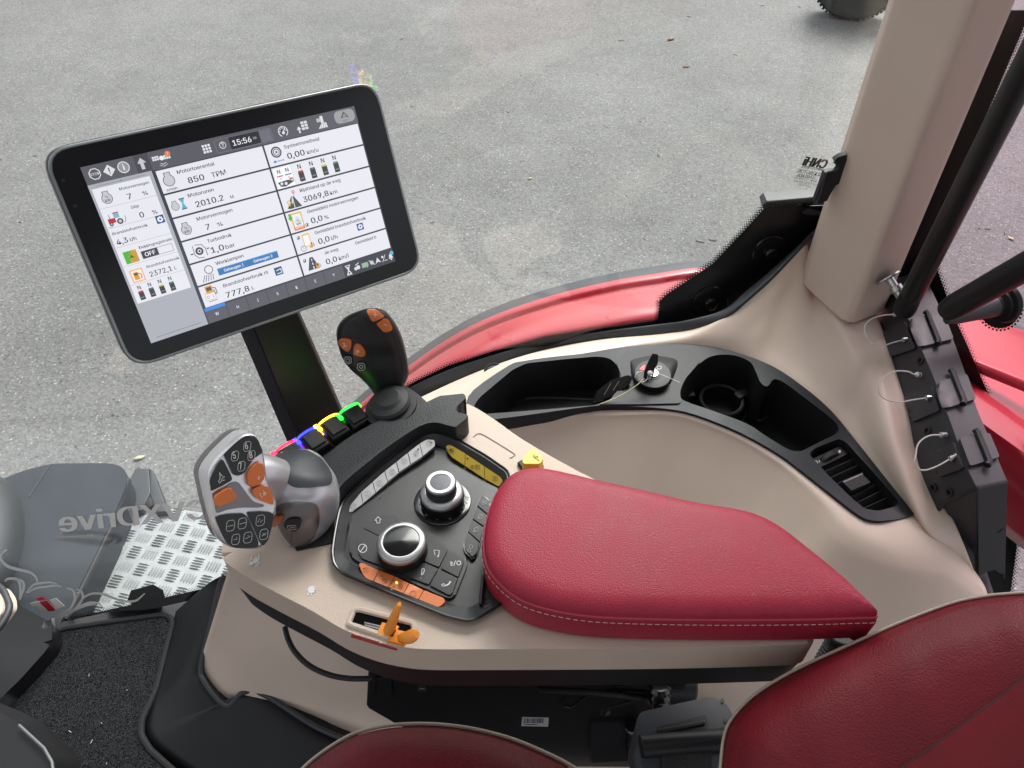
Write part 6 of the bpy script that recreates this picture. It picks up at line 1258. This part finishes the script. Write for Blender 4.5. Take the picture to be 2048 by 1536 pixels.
t = thing('belt_reel', 'black seat belt reel housing with dark webbing next to the seat back', 'belt reel', at((1370, 1470), 1.80))
ZB = 1.86; b = B(); b.prism([at(p, ZB) for p in rnd(zc((1186, 860), (1216, 782), (1640, 686), (1722, 690), (1772, 732), (1812, 802), (1782, 872), (1745, 960), (1730, 1300), (1250, 1300), (1200, 950)), 6, 3)], (0, 0, -.08), .006, 4); b.out('reel_housing', TRIM, t)
RH = HZ(ZB); b = B(); b.drape(rnd(zc((1320, 880), (1640, 800), (1670, 1010), (1680, 1300), (1360, 1300), (1330, 1000)), 3, 3), RH, .0008); b.out('reel_mouth', BLKD, t)
b = B(); b.prism([at(p, ZB + .003) for p in zc((1330, 890), (1630, 832), (1632, 860), (1335, 920))], (0, 0, -.004), .001, 2); b.lathe(at(zc((1500, 985))[0], ZB - .002), (1, .08, 0), [(.010, -.048), (.0125, -.046), (.0125, .046), (.010, .048)], 24); b.out('belt_roller', BLK, t)
b = B(); b.prism([at(p, ZB + .0025) for p in zc((1352, 1040), (1675, 1030), (1690, 1320), (1365, 1320))], (0, 0, -.003), .0005, 1); b.out('webbing', mat('webbing', (.018, .018, .018), .85, bump=('n', 800, .8, .002)), t)
b = B()
for p in zc((1240, 940), (1760, 840), (1742, 712)): b.drape(circ(p, 3.4, 12, 5), RH, .0012)
b.out('moulded_hole', BLKD, t)
t = thing('seat_belt', 'short black ribbed belt strap hanging under the rear of the armrest', 'strap', at((1672, 1300), 1.93))
b = B(); P = [at(p, z) for p, z in (((1684, 1268), 1.98), ((1676, 1290), 1.965), ((1660, 1318), 1.95), ((1646, 1342), 1.94))]; pr = []
for i, p in enumerate([Vector(q) for q in cr([tuple(p) for p in P], 8)]): pr.append(.0125 + .0012 * (i % 2))
b.tube([Vector(q) for q in cr([tuple(p) for p in P], 8)], pr, 14); b.out('ribbed_sleeve', RUB, t, ang=20)

seat = thing('driver_seat', 'red leather driver seat with pale stitched piping at the bottom of the view', 'seat', (.25, .2, 1.6))
qo = [(560, 1590), (606, 1536), (650, 1500), (700, 1470), (745, 1456), (790, 1449), (850, 1447), (905, 1451), (960, 1460), (1020, 1476), (1080, 1500), (1140, 1530), (1190, 1570), (1220, 1640), (1220, 1790), (900, 1830), (620, 1790), (540, 1690)]
ZS = 1.83; QO = [Vector((p[0], p[1], 0)) for p in cr([tuple(at(p, ZS)) for p in qo], 5, True)]
b = cushion(QO, [(.03, ZS - .12), (.004, ZS - .10), (-.002, ZS - .04), (0, ZS - .008), (.0035, ZS - .002), (.0045, ZS - .001)], .015, .03, .02)
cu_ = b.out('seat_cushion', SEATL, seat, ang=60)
b = B(); b.tube([Vector((p.x, p.y, ZS - .003)) for p in smooth_offset(QO, -.001)], .0020, 10, closed=True); b.out('cushion_piping', PIPE, cu_)
stitches([Vector((p.x, p.y, ZS + .0045)) for p in smooth_offset(QO, .0082)], .0005, .0045, .003, THREAD, cu_)
so2 = [(1436, 1600), (1442, 1536), (1448, 1480), (1460, 1445), (1490, 1408), (1530, 1376), (1600, 1336), (1700, 1290), (1800, 1246), (1900, 1208), (1960, 1194), (2020, 1187), (2100, 1186), (2200, 1210), (2300, 1300), (2330, 1500), (2250, 1700), (1900, 1800), (1560, 1760)]
bo_, bn_ = at((1700, 1400), 2.06), (UP * .86 - Vector((0, 1, 0)) * .28 - R * .30).normalized()
bx_ = R - bn_ * bn_.dot(R); bx_.normalize(); by_ = bn_.cross(bx_)
OUT = [atp(p, bo_, bn_) for p in so2]; L2 = [Vector(((p - bo_).dot(bx_), (p - bo_).dot(by_), 0)) for p in OUT]
L2 = [Vector((p[0], p[1], 0)) for p in cr([tuple(p) for p in L2], 5, True)]
def toW(v): return bo_ + bx_ * v.x + by_ * v.y + bn_ * v.z
b = cushion(L2, [(.03, -.11), (.004, -.09), (-.003, -.035), (-.0015, -.010), (.002, -.004), (.003, -.002)], .020, .034, .022)
from mathutils import noise as mn
for v in b.bm.verts:
    if v.co.z > .004: v.co.z += .0035 * mn.noise(Vector((v.co.x * 16, v.co.y * 7, 1.3))) + .002 * mn.noise(Vector((v.co.x * 34, v.co.y * 12, 4.1)))
    v.co = toW(v.co)
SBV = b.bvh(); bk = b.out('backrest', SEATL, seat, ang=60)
b = B(); b.tube([toW(Vector((p.x, p.y, -.007))) for p in smooth_offset(L2, -.0012)], .0014, 10, closed=True); b.out('backrest_piping', PIPE, bk)
stitches([toW(Vector((p.x, p.y, .0042))) for p in smooth_offset(L2, .0075)], .0005, .0048, .0032, THREAD, bk)
SH = HB(SBV); fb = [(2300, 1240), (2160, 1300), (2060, 1352), (1960, 1425), (1870, 1492), (1800, 1540), (1700, 1620), (1690, 1700), (2200, 1740), (2330, 1500)]
b = B(); b.drape(cr(fb[:7], 3) + fb[7:], SH, .002, step=26, dn=10); b.out('fabric_panel', SEATF, bk, ang=60)
b = B(); Ps = [SH(p)[0] for p in cr(fb[:7], 6)]; b.tube([p + bn_ * .0005 for p in Ps if p is not None], .0014, 8); b.out('panel_seam', mat('seam_dark_red', (.03, .001, .002), .7), bk)
